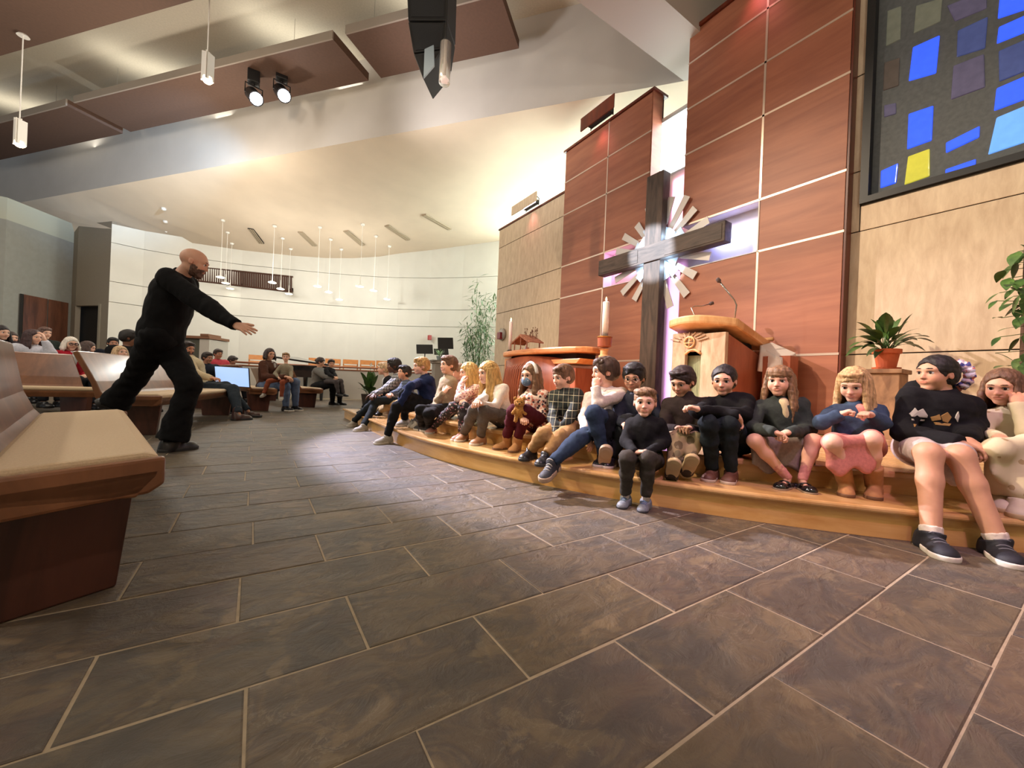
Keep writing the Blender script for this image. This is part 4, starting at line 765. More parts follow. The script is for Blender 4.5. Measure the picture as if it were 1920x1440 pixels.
# --- ceiling fittings: air slots, choir pendants
CM = lc.data; CV = np.array([np.array(v_.co) for v_ in CM.vertices]) + np.array(lc.location)
def ceilhit(px, py):
    d = ray(px, py); best = None
    for pol in CM.polygons:
        vi = list(pol.vertices)
        for k in range(1, len(vi) - 1):
            a, b, c = CV[vi[0]], CV[vi[k]], CV[vi[k + 1]]; n = np.cross(b - a, c - a); dn = n @ d
            if abs(dn) < 1e-9: continue
            t = n @ (a - EYE) / dn; p = EYE + d * t
            if t > 0 and n @ np.cross(b - a, p - a) >= -1e-6 and n @ np.cross(c - b, p - b) >= -1e-6 and n @ np.cross(a - c, p - c) >= -1e-6:
                if best is None or t < best[0]: best = (t, p)
    return best[1] if best else atd(px, py, 13)
SLM = plain('air slot paint', 'a09078', .7)
for i, (p, q, lb) in enumerate((((470, 428), (490, 455), 'dark ribbed air slot in the low ceiling, nearest the louvre grille'), ((563, 434), (590, 460), 'pale air slot second from the ribbed one'), ((648, 432), (680, 459), 'middle pale air slot in the low ceiling'), ((725, 422), (765, 449), 'pale air slot second from the stone screen'), ((795, 402), (843, 429), 'pale air slot nearest the stone screen'))):
    a, b = ceilhit(*p), ceilhit(*q); u = unit(b - a); s = unit(np.cross(UP, u)); o = thing('ceiling_air_slot', lb, 'air vent', a - UP * .03, 'long air slots in the low ceiling')
    MB().hexa([a - s * .09 - UP * .035, b - s * .09 - UP * .035, b + s * .09 - UP * .035, a + s * .09 - UP * .035], [a - s * .09, b - s * .09, b + s * .09, a + s * .09]).build('frame', SLM if i else DARK, o)
    for k in range(3 if i == 0 else 1): k_ = (k - 1) * .06 if i == 0 else 0; MB().hexa([a + s * (k_ - .02) - UP * .045, b + s * (k_ - .02) - UP * .045, b + s * (k_ + .02) - UP * .045, a + s * (k_ + .02) - UP * .045], [a + s * (k_ - .02) - UP * .03, b + s * (k_ - .02) - UP * .03, b + s * (k_ + .02) - UP * .03, a + s * (k_ + .02) - UP * .03]).build('blade', SLM, o)
LW = plain('pendant white', 'e6e2da', .4); LGLOW = plain('pendant glow', (1, .95, .85), .4, emit=(1, .9, .72), estr=7)
PD = [((418, 412), (414, 520), 'choir pendant at the top left of the louvre grille'), ((427, 435), (424, 531), 'choir pendant in the middle of the left row'), ((435, 456), (432, 541), 'choir pendant lowest of the left row'), ((515, 423), (511, 530), 'choir pendant highest before the right of the grille'), ((530, 446), (527, 542), 'choir pendant at the middle right of the grille'), ((545, 466), (542, 551), 'choir pendant at the right end of the grille'), ((600, 425), (597, 537), 'choir pendant highest of the third row'), ((620, 448), (619, 548), 'choir pendant in the middle of the third row'), ((640, 467), (638, 562), 'choir pendant lowest of all, in the third row'), ((680, 420), (675, 537), 'choir pendant highest of the right row'), ((705, 442), (703, 545), 'choir pendant in the middle of the right row'), ((730, 461), (726, 561), 'choir pendant lowest of the right row')]
for (cx_, cy_), (lx, ly), lb in PD:
    t = ceilhit(cx_, cy_); D = t @ FW; b = V3(t[0], t[1], atd(lx, ly, D)[2]); o = thing('choir_pendant', lb, 'pendant light', b, 'small white pendant lights over the choir')
    MB().lathe([(.05, -.05), (.07, 0)], t, 10).build('canopy', LW, o, smooth=True); MB().tube([b + UP * .05, t], .006, 4).build('cord', LW, o); MB().lathe([(.012, .30), (.016, .06), (.11, .02), (.13, 0)], b, 14).build('shade', LW, o, smooth=True); MB().lathe([(.10, -.012), (.115, -.002)], b, 12).build('bulb', LGLOW, o)
for px, py, lb in ((307, 390, 'highest small ceiling stud on the tan ceiling above the man'), (310, 414, 'middle small ceiling stud above the striding man'), (312, 435, 'lowest small ceiling stud right above the bald head')):
    t = ceilhit(px, py); o = MB().lathe([(.03, -.08), (.06, -.06), (.07, 0)], t, 10).build('ceiling_sprinkler', LW, loc=t, smooth=True); tag(o, lb, 'ceiling stud', 'studs on the low ceiling')
# --- nave pendants
def pend(label, px, yt, yb, D, xt, ytop):
    b, t = atd(px, yb, D), atd(px, yt, D); h = t[2] - b[2]; top = UP * 0 + V3(t[0], t[1], ytop); o = thing('nave_pendant', label, 'pendant light', b, 'tall white pendant lights of the nave')
    MB().tube([V3(t[0], t[1], b[2] + h * .2), top], .010, 6).build('stem', LW, o); MB().lathe([(.09, -.03), (.07, 0)], top, 14).build('canopy', LW, o)
    w = .10
    for k in range(2):
        a = .35 + k * 1.6; d = RT * math.cos(a) + FW * math.sin(a); n = unit(np.cross(UP, d)); MB().hexa([b - d * w, b + d * w * .15, b + d * w * .15 + n * .012, b - d * w + n * .012], [q + UP * (h if k == 0 else h * .93) for q in (b - d * w, b + d * w * .15, b + d * w * .15 + n * .012, b - d * w + n * .012)]).build('vane', LW, o)
    MB().lathe([(.09, 0), (.09, h * .9)], b, 4).build('diffuser', plain('pendant diffuser', 'd8d4cc', .5), o); MB().lathe([(.05, -.03), (.075, 0), (.07, .06)], b, 12).build('bulb', plain('warm bulb', (1, .8, .5), .4, emit=(1, .72, .42), estr=16), o, smooth=True)
    lamp('POINT', 'nave_pendant_bulb', b - UP * .08, 45, (1, .76, .5), size=.06)
pend('white pendant lamp at the far left below the dark ceiling panel', 37, 222, 272, 7.6, 46, 7.0)
pend('white pendant lamp hanging in front of the long brown ceiling panel', 389, 97, 152, 7.0, 397, 7.8)
# --- stage spotlights
SPW = plain('spot glow', (1, 1, 1), .3, emit=(.92, .95, 1), estr=40)
for i, (px, py, D, lb) in enumerate(((481, 186, 8.2, 'black stage spotlight, lit white, left of the pair'), (533, 180, 8.3, 'black stage spotlight, lit white, right of the pair'))):
    c = atd(px, py, D); o = thing('stage_spotlight', lb, 'spotlight', c + UP * .5, 'stage spotlights on the long brown panel'); d = unit(V3(2.2, 3.0, .4) - c); b = c - d * .45
    MB().tube([b, b + d * .08, c - d * .05, c - d * .02], [.06, .13, .13, .14], 16).build('housing', BLK, o, smooth=False); MB().tube([c - d * .019, c - d * .012], [.115, .115], 16).build('lens', SPW, o)
    s = unit(np.cross(d, UP)); m_ = c - d * .22; MB().tube([m_ + s * .16, m_ + s * .16 + UP * .2, m_ - s * .16 + UP * .2, m_ - s * .16], .014, 6).build('yoke', BLK, o); MB().tube([m_ + UP * .2, V3(m_[0], m_[1], ZP)], .02, 6).build('clamp_pipe', BLK, o)
    MB().box(m_ + V3(-.12, -.1, .24), m_ + V3(.1, .12, .5)).build('ballast', BLK, o, bevel=.02)
# --- speaker cluster and glass tube lamp
sp_o = thing('speaker_cluster', 'black hanging line-array speaker cluster at the top of the picture', 'loudspeaker', atd(800, -40, 5.6)); SPK = plain('speaker black', '191a1c', .6, noise=.1, nscale=60)
L0 = [atd(761, -60, 5.5), atd(765, 40, 5.5), atd(775, 100, 5.5), atd(793, 147, 5.5)]; R0 = [atd(841, -60, 5.6), atd(838, 40, 5.6), atd(830, 92, 5.6), atd(813, 122, 5.6)]
for i in range(3):
    a, b, c, d = L0[i], R0[i], R0[i + 1], L0[i + 1]; n = FW * .42 + RT * .06
    MB().hexa([quadlerp(a, d, .02), quadlerp(b, c, .02), quadlerp(b, c, .98), quadlerp(a, d, .98)], [p + n for p in (quadlerp(a, d, .02), quadlerp(b, c, .02), quadlerp(b, c, .98), quadlerp(a, d, .98))]).build('cabinet', SPK, sp_o, bevel=.012)
    g = [quadlerp(p, (a + b + c + d) / 4, .16) - FW * .006 for p in (a, b, c, d)]; MB().hexa(g, [p + FW * .008 for p in g]).build('grille', plain('speaker grille', '26282b', .8, noise=.3, nscale=200), sp_o)
MB().hexa([atd(796, 92, 5.45), atd(813, 84, 5.45), atd(814, 122, 5.45), atd(794, 145, 5.45)], [p + FW * .03 for p in (atd(796, 92, 5.45), atd(813, 84, 5.45), atd(814, 122, 5.45), atd(794, 145, 5.45))]).build('end_plate', plain('speaker plate', '8a9aa6', .4), sp_o)
for px in (770, 835): MB().tube([atd(px, -40, 5.6), V3(*atd(px, -40, 5.6)[:2], ZH)], .008, 5).build('chain', BLK, sp_o)
tb, tt = atd(833, 157, 5.2), atd(835, 82, 5.2); tl = thing('tube_lamp', 'clear glass tube lamp hanging beside the speaker cluster', 'lamp', tb)
MB().lathe([(.068, 0), (.072, .01), (.072, tt[2] - tb[2]), (.066, tt[2] - tb[2]), (.066, .012), (.0, .008)], tb, 20).build('glass', plain('clear glass', 'f4f0ee', .08, trans=.9), tl, smooth=True); MB().tube([tb + UP * .08, tb + UP * (tt[2] - tb[2])], .016, 8).build('rod', LW, tl); MB().lathe([(.04, 0), (.05, .03), (.02, .06)], tb + UP * .012, 12).build('bulb', plain('tube bulb', 'e8d2c8', .4, emit=(1, .8, .7), estr=.6), tl, smooth=True); MB().tube([tt, V3(tt[0], tt[1], ZH)], .008, 5).build('cord', BLK, tl); MB().lathe([(.05, 0), (.03, .05)], tt, 10).build('cap', BLK, tl)
# --- plants
def leafmat(n, a, b): return grain('leaf ' + n, a, b, sc=(1, 1, 1), nscale=9, rough=.4, dist=.3, bump=.02, rand=.5)
LF1 = leafmat('lily', '24401c', '4f7033'); LF2 = leafmat('ivy', '24401a', '4f6d30'); LF3 = leafmat('bamboo', '5d8058', '9cc096')
def blade(m, base, tip, width, bend=.25, up=None, n=6, fold=.15):
    base, tip = np.array(base, float), np.array(tip, float); d = tip - base; L = np.linalg.norm(d); s = np.cross(d, UP); s = s / (np.linalg.norm(s) + 1e-9); nrm = np.cross(s, unit(d)); v = []; f = []
    for i in range(n + 1):
        t = i / n; p = base + d * t + UP * bend * L * 4 * t * (1 - t) * .5; w = width * math.sin(math.pi * min(1, .04 + t * .96)) ** .75 * (1 - .35 * t) if 0 < i < n else width * .06
        v += [p - s * w + nrm * w * fold, p, p + s * w + nrm * w * fold]
    for i in range(n): f += [(3 * i, 3 * i + 1, 3 * i + 4, 3 * i + 3), (3 * i + 1, 3 * i + 2, 3 * i + 5, 3 * i + 4)]
    return m.add(v, f)
# potted lily on a stone pedestal
pb = V3(4.95, 1.215, 1.016); ped = thing('pedestal', 'brown stone pedestal under the potted lily', 'pedestal', (4.95, 1.2, Z2)); PST = grain('pedestal stone', '6b4c30', '9a7450', sc=(1, 1, .6), nscale=6, rough=.6, rand=0)
MB().box((4.82, 1.09, Z2), (5.08, 1.32, .96)).build('shaft', PST, ped, bevel=.006); MB().box((4.80, 1.07, .96), (5.10, 1.34, 1.0)).build('top', PST, ped, bevel=.006); MB().box((4.79, 1.06, Z2), (5.11, 1.35, Z2 + .06)).build('base', PST, ped, bevel=.006)
py_ = thing('potted_lily', 'peace lily with dark arching leaves in a terracotta pot on the pedestal', 'plant', (pb[0], pb[1], 1.0)); TER = plain('terracotta', 'b5582e', .75, noise=.1, nscale=20)
MB().lathe([(.07, 0), (.09, .13), (.105, .13), (.105, .17), (.095, .17), (.09, .14)], (pb[0], pb[1], 1.02), 20).build('pot', TER, py_, smooth=False); MB().lathe([(.10, 0), (.105, .02)], (pb[0], pb[1], 1.0), 20).build('saucer', TER, py_)
for i, (px, py, w) in enumerate(((1606, 604, .035), (1588, 640, .03), (1592, 652, .03), (1586, 668, .035), (1632, 598, .012), (1661, 586, .04), (1663, 587, .012), (1711, 588, .012), (1704, 602, .012), (1724, 616, .014), (1743, 632, .035), (1752, 643, .022), (1735, 658, .02), (1610, 630, .03), (1625, 668, .035), (1640, 672, .03), (1690, 596, .025), (1700, 625, .03), (1655, 610, .035), (1615, 655, .03), (1715, 650, .03), (1675, 600, .03), (1645, 600, .03), (1685, 612, .035), (1630, 618, .03), (1602, 618, .028), (1720, 638, .03), (1668, 595, .025), (1648, 622, .03), (1690, 640, .035), (1612, 642, .03), (1728, 628, .02))):
    D = pb @ FW + rng.uniform(-.16, .14); t = atd(px, py, D); b = pb + V3(rng.uniform(-.03, .03), rng.uniform(-.03, .03), .15); st = quadlerp(b, t, .30) + UP * .05; m = MB(); blade(m, st, t, w * 1.7, .22 if py < 640 else .3); m.tube([b, st], .004, 4); m.build('leaf', LF1, py_, smooth=True)
# ivy on a dark stand
iv = thing('climbing_ivy', 'trailing pothos climbing a dark post at the picture edge', 'plant', V3(*atd(1925, 800, 2.9)[:2], Z2)); ib = V3(*atd(1928, 800, 2.95)[:2], Z2)
MB().tube([ib + UP * .22, ib + UP * 1.75], .055, 8).build('moss_post', plain('moss post', '4a3424', .9, noise=.2, nscale=30), iv); MB().lathe([(.12, 0), (.16, .24), (.17, .26), (.15, .25)], ib, 18).build('pot', TER, iv)
IVY = ((1902, 478, .04), (1875, 513, .03), (1884, 528, .035), (1895, 500, .04), (1905, 530, .04), (1868, 555, .025), (1890, 545, .03), (1862, 570, .018), (1887, 590, .035), (1872, 602, .02), (1890, 575, .03), (1868, 638, .022), (1860, 668, .03), (1905, 560, .04), (1885, 692, .03), (1910, 600, .035), (1905, 640, .03), (1915, 690, .04), (1908, 465, .045), (1918, 500, .04), (1912, 670, .03), (1900, 620, .025), (1915, 575, .04))
for i, (px, py, w) in enumerate(IVY + tuple((a + 10 + 6 * math.sin(a), b + 14 * math.cos(b * 3), w * .8) for a, b, w in IVY if a > 1880)):
    D = 2.9 + rng.uniform(-.12, .1); c = atd(px + 6, py - 6, D); t = c + unit(RT * rng.uniform(-1.1, .35) - UP * rng.uniform(.15, 1.2) + FW * rng.uniform(-.6, .3)) * (.075 + w * 1.3); m = MB(); blade(m, c, t, w * 1.15, .15, fold=.12); m.tube([c, quadlerp(c, V3(ib[0], ib[1], c[2] + .05), .9)], .0025, 4); m.build('leaf', LF2, iv, smooth=True)
# bamboo by the stone screen
bb = camd(893, 11.7); bo = thing('bamboo_plant', 'tall feathery bamboo beside the stone screen', 'plant', bb); MB().lathe([(.2, 0), (.26, .45), (.27, .5), (.24, .48)], bb, 18).build('pot', plain('grey pot', '6d675e', .7), bo); stems = MB(); fol = MB()
for i in range(9):
    t = atd(875 + i * 6 + rng.uniform(-6, 6), rng.uniform(530, 620) if i != 3 else 522, 11.7 + rng.uniform(-.25, .25)); b = bb + V3(rng.uniform(-.12, .12), rng.uniform(-.12, .12), .45); mid = quadlerp(b, t, .5) + V3(0, 0, .1); stems.tube([b, mid, t], [.012, .010, .004], 5)
    for j in range(150):
        u = rng.uniform(.12, 1) ; p = quadlerp(quadlerp(b, mid, u), quadlerp(mid, t, u), u); sp2 = .42 * (1 - u) + .10; c = p + V3(rng.uniform(-sp2, sp2), rng.uniform(-sp2, sp2), rng.uniform(-.1, .12)); d = V3(rng.uniform(-1, 1), rng.uniform(-1, 1), rng.uniform(-.9, .2)); blade(fol, c, c + unit(d) * rng.uniform(.16, .28), .022, .05, n=2)
stems.build('stem', plain('bamboo stem', '6f7f4a', .5), bo); o = fol.build('foliage', LF3, bo); o['kind'] = 'stuff'
# floor plant before the choir wall, and small fern on the lectern
fp = camd(694, 9.6); fo_ = thing('floor_plant', 'dark leafy floor plant with white bloom before the choir wall', 'plant', fp); MB().lathe([(.14, 0), (.19, .3), (.2, .33), (.17, .31)], fp, 18).build('pot', plain('dark pot', '3d332c', .7), fo_)
for i in range(26):
    t = atd(rng.uniform(667, 716), rng.uniform(694, 732), 9.6 + rng.uniform(-.25, .25)); b = fp + V3(rng.uniform(-.06, .06), rng.uniform(-.06, .06), .3); m = MB(); blade(m, quadlerp(b, t, .3) + UP * .04, t, .085, .2); m.tube([b, quadlerp(b, t, .3) + UP * .04], .005, 4); m.build('leaf', LF1, fo_, smooth=True)
w_ = atd(695, 689, 9.6); MB().tube([fp + UP * .35, w_], .005, 4).build('flower_stem', LF1, fo_); m = MB(); blade(m, w_, w_ + V3(.02, -.02, .12), .05, .1); m.build('bloom', plain('white bloom', 'e6e2dc', .6), fo_, smooth=True)
fe = lp + UP * 1.28; fr2 = thing('small_fern', 'small green fern pot on the grey lectern', 'plant', fe); MB().lathe([(.06, 0), (.09, .12), (.08, .12)], fe, 14).build('pot', plain('fern pot', '8c9a9c', .6), fr2)
for i in range(16):
    a = rng.uniform(0, 6.28); m = MB(); blade(m, fe + UP * .12, fe + V3(.2 * math.cos(a), .2 * math.sin(a), .2 + rng.uniform(-.08, .12)), .02, .3); m.build('frond', LF3, fr2, smooth=True)
from mathutils.bvhtree import BVHTree
# ------------------------------------------------------------------ people
def tintmat(name, rough=.5, sss=.12, spec=.35):
    if name in MC: return MC[name]
    m, N, L, B = nodes(name); MC[name] = m
    a = N.new('ShaderNodeVertexColor'); a.layer_name = 'tint'
    tc = N.new('ShaderNodeTexCoord'); n = N.new('ShaderNodeTexNoise'); n.inputs['Scale'].default_value = 30; n.inputs['Detail'].default_value = 3; L.new(tc.outputs['Object'], n.inputs['Vector'])
    mr = N.new('ShaderNodeMapRange'); mr.inputs['To Min'].default_value = .9; mr.inputs['To Max'].default_value = 1.1; L.new(n.outputs['Fac'], mr.inputs['Value'])
    hs = N.new('ShaderNodeHueSaturation'); L.new(mr.outputs[0], hs.inputs['Value']); L.new(a.outputs['Color'], hs.inputs['Color']); L.new(hs.outputs['Color'], B.inputs['Base Color'])
    B.inputs['Roughness'].default_value = rough; B.inputs['Specular IOR Level'].default_value = spec
    B.inputs['Subsurface Weight'].default_value = sss; B.inputs['Subsurface Radius'].default_value = (.012, .005, .003); B.inputs['Subsurface Scale'].default_value = 1
    return m
def cloth(name, col, noise=.12, rough=.9, ns=60): return plain('cloth ' + name, col, rough, noise=noise, nscale=ns, bump=.15, spec=.2)
def hairmat(col, dark=.5, hi=1.25):
    c = hexc(col); return grain('hair ' + col, [v * dark for v in c], [min(1, v * hi) for v in c], sc=(1, 1, .12), nscale=70, rough=.6, dist=.2, bump=.35, rand=.0)
def ik(a, c, l1, l2, pole):
    d = c - a; L = np.linalg.norm(d) + 1e-9; u = d / L; L_ = min(max(L, abs(l1 - l2) + .01), (l1 + l2) * .995)
    if L > (l1 + l2) * .995: s = L / ((l1 + l2) * .995); l1 *= s; l2 *= s; L_ = L
    x = (l1 * l1 - l2 * l2 + L_ * L_) / (2 * L_); y = math.sqrt(max(l1 * l1 - x * x, 0)); p = np.array(pole, float); p = p - u * (p @ u); p = p / (np.linalg.norm(p) + 1e-9)
    return a + u * x + p * y
def frame(fwd, up):
    """columns: forward, left, up"""
    f = unit(fwd); l = unit(np.cross(up, f)); return np.stack([f, l, np.cross(f, l)], 1)
def headrot(yaw, pitch=0, roll=0):
    """yaw = heading of the face in world degrees (0 = +X, 90 = +Y); pitch down positive"""
    y, p, r = map(math.radians, (yaw, pitch, roll))
    f = V3(math.cos(y) * math.cos(p), math.sin(y) * math.cos(p), -math.sin(p)); u = V3(math.cos(y) * math.sin(p), math.sin(y) * math.sin(p), math.cos(p)); l = np.cross(u, f)
    return np.stack([f, l * math.cos(r) + u * math.sin(r), u * math.cos(r) - l * math.sin(r)], 1)
def hand(prims_out, wrist, d, nrm, ln, side, curl=.5, spread=.12, thumb=.6):
    """five fingered hand: d = pointing direction, nrm = out of the back of the hand, side = +1 left / -1 right"""
    d = unit(d); nrm = unit(nrm - d * (nrm @ d)); s = np.cross(d, nrm) * side   # s points to the thumb side
    P = prims_out; w = ln
    R = np.stack([d, s, nrm], 1)
    P.append(el(wrist + d * .26 * w, R, (.30 * w, .215 * w, .10 * w), k=.012))
    P.append(rc(wrist - d * .04 * w, wrist + d * .1 * w, .125 * w, .14 * w, k=.015))
    for i, (o, L) in enumerate(((.155, .43), (.055, .47), (-.05, .44), (-.145, .35))):
        b = wrist + d * (.46 - abs(i - 1.3) * .02) * w + s * o * w; a = -curl * .55; q = unit(d + s * spread * (1.2 - i)); r = .062 * w - .003 * i * w
        for j in range(3):
            e = q * math.cos(a) + nrm * math.sin(a); n = b + e * L * w * (.42, .33, .25)[j]
            P.append(rc(b, n, r, r * .88, k=.0035)); b = n; r *= .88; a -= curl * 1.0
    b = wrist + d * .14 * w + s * .15 * w - nrm * .02 * w; q = unit(d * (.75 + .2 * curl) + s * thumb - nrm * .35 * curl)
    m = b + q * .24 * w; P.append(rc(b, m, .085 * w, .068 * w, k=.008)); q2 = unit(q + d * .45 - s * .35 * curl - nrm * .3 * curl); P.append(rc(m, m + q2 * .2 * w, .066 * w, .054 * w, k=.004))
def person(label, J, look, group=None, res=1.0):
    """J: joints in world space. look: colours and garments. One continuous body mesh; hair and clothing are parts."""
    S = J['S']; kid = J.get('kid', S < 1.5); hs = J.get('hs', min(.222, .10 * S + .085) if kid else .129 * S); k_ = S / 1.22 if kid else S / 1.35
    pel, nk, hc = J['pel'], J['neck'], J['head']; HR = headrot(*J['look'])
    bf = V3(math.cos(math.radians(J['face'])), math.sin(math.radians(J['face'])), 0); sp = unit(nk - pel)
    SR = frame(V3(math.cos(math.radians(J.get('chest', J['face']))), math.sin(math.radians(J.get('chest', J['face']))), 0) - sp * 0, sp); SR = np.stack([np.cross(SR[:, 1], sp), SR[:, 1], sp], 1)
    bl = np.cross(UP, bf); shw = J.get('shw', .098 if kid else .108) * S; hpw = .062 * S; tor = np.linalg.norm(nk - pel); bulk = J.get('bulk', 1.0)
    root = thing('person', label, 'person', (pel[0], pel[1], J.get('base', 0)), group)
    sh = {1: nk - sp * .035 * S + SR[:, 1] * shw, -1: nk - sp * .035 * S - SR[:, 1] * shw}
    for s_, o in J.get('shadd', {}).items(): sh[s_] = sh[s_] + o
    hp = {1: pel + bl * hpw, -1: pel - bl * hpw}
    el_, kn, wr, an = {}, {}, {}, {}
    for s_, t in ((1, 'l'), (-1, 'r')):
        wr[s_] = J['w' + t]; an[s_] = J['a' + t]
        el_[s_] = J['e' + t] if ('e' + t) in J else ik(sh[s_], wr[s_], .178 * S, .152 * S, J.get('ep' + t, -UP * .8 - bf * .4 + bl * s_ * .5))
        kn[s_] = J['k' + t] if ('k' + t) in J else ik(hp[s_], an[s_], .24 * S, .225 * S, J.get('kp' + t, UP + bf * .6 + bl * s_ * .1))
    ua, fa, wa = (.034 * k_, .030 * k_, .020 * k_) if kid else (.052 * k_, .044 * k_, .028 * k_)
    th, kk, ca, ak = (.058 * k_, .043 * k_, .038 * k_, .025 * k_) if kid else (.082 * k_, .058 * k_, .052 * k_, .034 * k_)
    if 'limb' in J: ua, fa, th, kk, ca = [v * J['limb'] for v in (ua, fa, th, kk, ca)]
    wd = shw * 1.02 * (bulk ** .5)
    def torso(x, k=.05):
        dp = (.072 if kid else .088) * S * bulk
        return ([rc(nk - sp * tor * .35 + SR[:, 1] * o_ * .07, pel + UP * .04 + bl * o_ * .07, J['waist'] + x, J['waist'] * .95 + x, k) for o_ in (1, -1)] if J.get('waist') else []) + [el(nk - sp * tor * .27, SR, (dp * .95 + x, wd * .98 + x, tor * .30 + x), k), el(nk - sp * tor * .55, SR, (dp * .92 + x, wd * .84 + x, tor * .30 + x), k),
                el(pel + sp * .02 * S, np.stack([bf, bl, UP], 1), (dp * .98 + x, .098 * S * bulk + x, .09 * S + x), k),
                rc(nk - sp * .05 * S, sh[1] * .9 + nk * .1, .04 * k_ + x, ua + x, k), rc(nk - sp * .05 * S, sh[-1] * .9 + nk * .1, .04 * k_ + x, ua + x, k)]
    def arm(s_, x, end=None, k=.02):
        c = None
        if end is not None:
            u = unit(wr[s_] - el_[s_]); c = [(wr[s_] - u * end, u)]
        return [rc(sh[s_], el_[s_], ua + x, fa * .97 + x, k), rc(el_[s_], wr[s_], fa + x, wa + x * 1.1, k, c)]
    def leg(s_, x, end=None, k=.025):
        c = None; u = unit(an[s_] - kn[s_])
        if end is not None: c = [(an[s_] - u * end, u)]
        if end is not None and end > .2 * S: return [rc(hp[s_], kn[s_] - unit(kn[s_] - hp[s_]) * 0, th + x, kk + x, k)]
        m = kn[s_] + (an[s_] - kn[s_]) * .35
        return [rc(hp[s_], kn[s_], th + x, kk + x, k), rc(kn[s_], m, kk + x, ca + x, k, c), rc(m, an[s_], ca + x, ak + x * 1.3 + (J.get('flare', 0) if x > 0 else 0), k, c)]
    h0 = .0115 * res
    # --- skin
    hb = hc + HR @ V3(-.10, 0, -.22) * hs; nr = .185 * hs * (1.0 if kid else 1.25)
    body = torso(-.006) + [rc(nk - sp * .03 * S, hb, nr, nr, .02)]
    for s_ in (1, -1): body += arm(s_, -.008) + leg(s_, -.009 if look.get('pants') else -.001)
    for s_, t in ((1, 'l'), (-1, 'r')):
        fd = J.get('t' + t, bf); body.append(rc(an[s_] - UP * .02 * S, an[s_] + unit(fd) * .05 * S - UP * .032 * S, .018 * k_, .012 * k_, .02))
    H = lambda f, l, u: hc + HR @ (V3(f, l, u) * hs)
    E = lambda f, l, u, rf, rl, ru, k=.02, sub=False: el(H(f, l, u), HR, (rf * hs, rl * hs, ru * hs), k * hs * 5, None, sub)
    fat = J.get('fat', 1.0); jaw = 1.0 if kid else 1.12
    headp = [E(-.05, 0, .14, .43, .345, .365), E(.10, 0, -.10, .285, .262 * fat, .33 * jaw, .03), rc(hb - (hb - nk) * .75, hb, nr * 1.02, nr, .02),
             E(.27, 0, -.375 * jaw, .085, .11, .075, .025), E(.235, .155, -.14, .115, .10 * fat, .12, .02), E(.235, -.155, -.14, .115, .10 * fat, .12, .02),
             E(.33, 0, .10, .06, .22, .06, .02),
             E(.410, .135, .012, .075, .080, .040, .008, True), E(.410, -.135, .012, .075, .080, .040, .008, True),
             rc(H(.375, 0, .01), H(.435, 0, -.125), .026 * hs, .042 * hs, .012), E(.405, .04, -.135, .035, .03, .028, .006), E(.405, -.04, -.135, .035, .03, .028, .006),
             E(.345, 0, -.245, .055, .10, .05, .012), E(.372, 0, -.222, .024, .085, .019, .004), E(.366, 0, -.272, .026, .075, .022, .004), E(.40, 0, -.246, .03, .085, .006, .003, True)]
    for s_ in (1, -1): headp += [E(-.02, s_ * .345, -.03, .075, .03, .105, .006), E(.01, s_ * .375, -.02, .03, .02, .05, .004, True)]
    hl = J.get('hand', .108 * S); hp_ = []
    for s_, t in ((1, 'l'), (-1, 'r')):
        if look.get('nohand' + t): continue
        dd = J['hd' + t] if ('hd' + t) in J else unit(wr[s_] - el_[s_]); nn = J['hn' + t] if ('hn' + t) in J else UP
        one = []; hand(one, wr[s_], dd, np.array(nn, float), hl, s_, J.get('hc' + t, .55)); hp_.append(surf(one, .0042 * min(res, 1.6), pad=.01))
    skin = np.array(hexc(look['skin'])); lip = np.array(hexc(look.get('lip', 'b5655a'))) if isinstance(look.get('lip', 'x'), str) and look.get('lip', 'x') != 'x' else skin * V3(.80, .52, .50)
    hcol = np.array(hexc(look['hair'])) if look.get('hair') else skin * .7
    def tint(V):
        q = (V - hc) @ HR / hs; C = np.tile(skin, (len(V), 1)); f, l, u = q.T; al = np.abs(l)
        def mixin(w, col):
            w = np.clip(w, 0, 1)[:, None]; C[:] = C * (1 - w) + np.array(col) * w
        front = f > .15
        ck = np.exp(-(((al - .17) / .075) ** 2 + ((u + .14) / .075) ** 2)) * front * .38; mixin(ck, skin * V3(1.04, .70, .66))
        mixin(np.exp(-((al / .06) ** 2 + ((u + .12) / .06) ** 2)) * front * .30, skin * V3(1.0, .72, .68))
        mixin((((al / .098) ** 2 + ((u + .247) / .045) ** 2) < 1) * (f > .27) * .85, lip)
        mixin(np.exp(-(((al - .135) / .09) ** 2 + ((u - .005) / .05) ** 2)) * front * .16, skin * V3(.62, .52, .5))
        mixin((np.abs(al - .35) < .06) * (np.abs(u + .03) < .1) * .25, skin * V3(1, .65, .6))
        if look.get('stub'): mixin((u < -.12 - .3 * np.clip(.1 - f, -.2, .3)) * (f > -.05) * (u > -.55) * (1 - (((al / .085) ** 2 + ((u + .247) / .04) ** 2) < 1)) * look['stub'], hcol)
        return np.concatenate([C, np.ones((len(V), 1))], 1)
    meshobj('body', [surf(body, h0 * 1.15), surf(headp, .0046 * res * (hs / .2), pad=.01)] + hp_, tintmat('skin'), root, tint)
    # --- eyes, brows
    iris = hexc(look.get('iris', '3a2a1e'))
    shut = J.get('shut', 0)
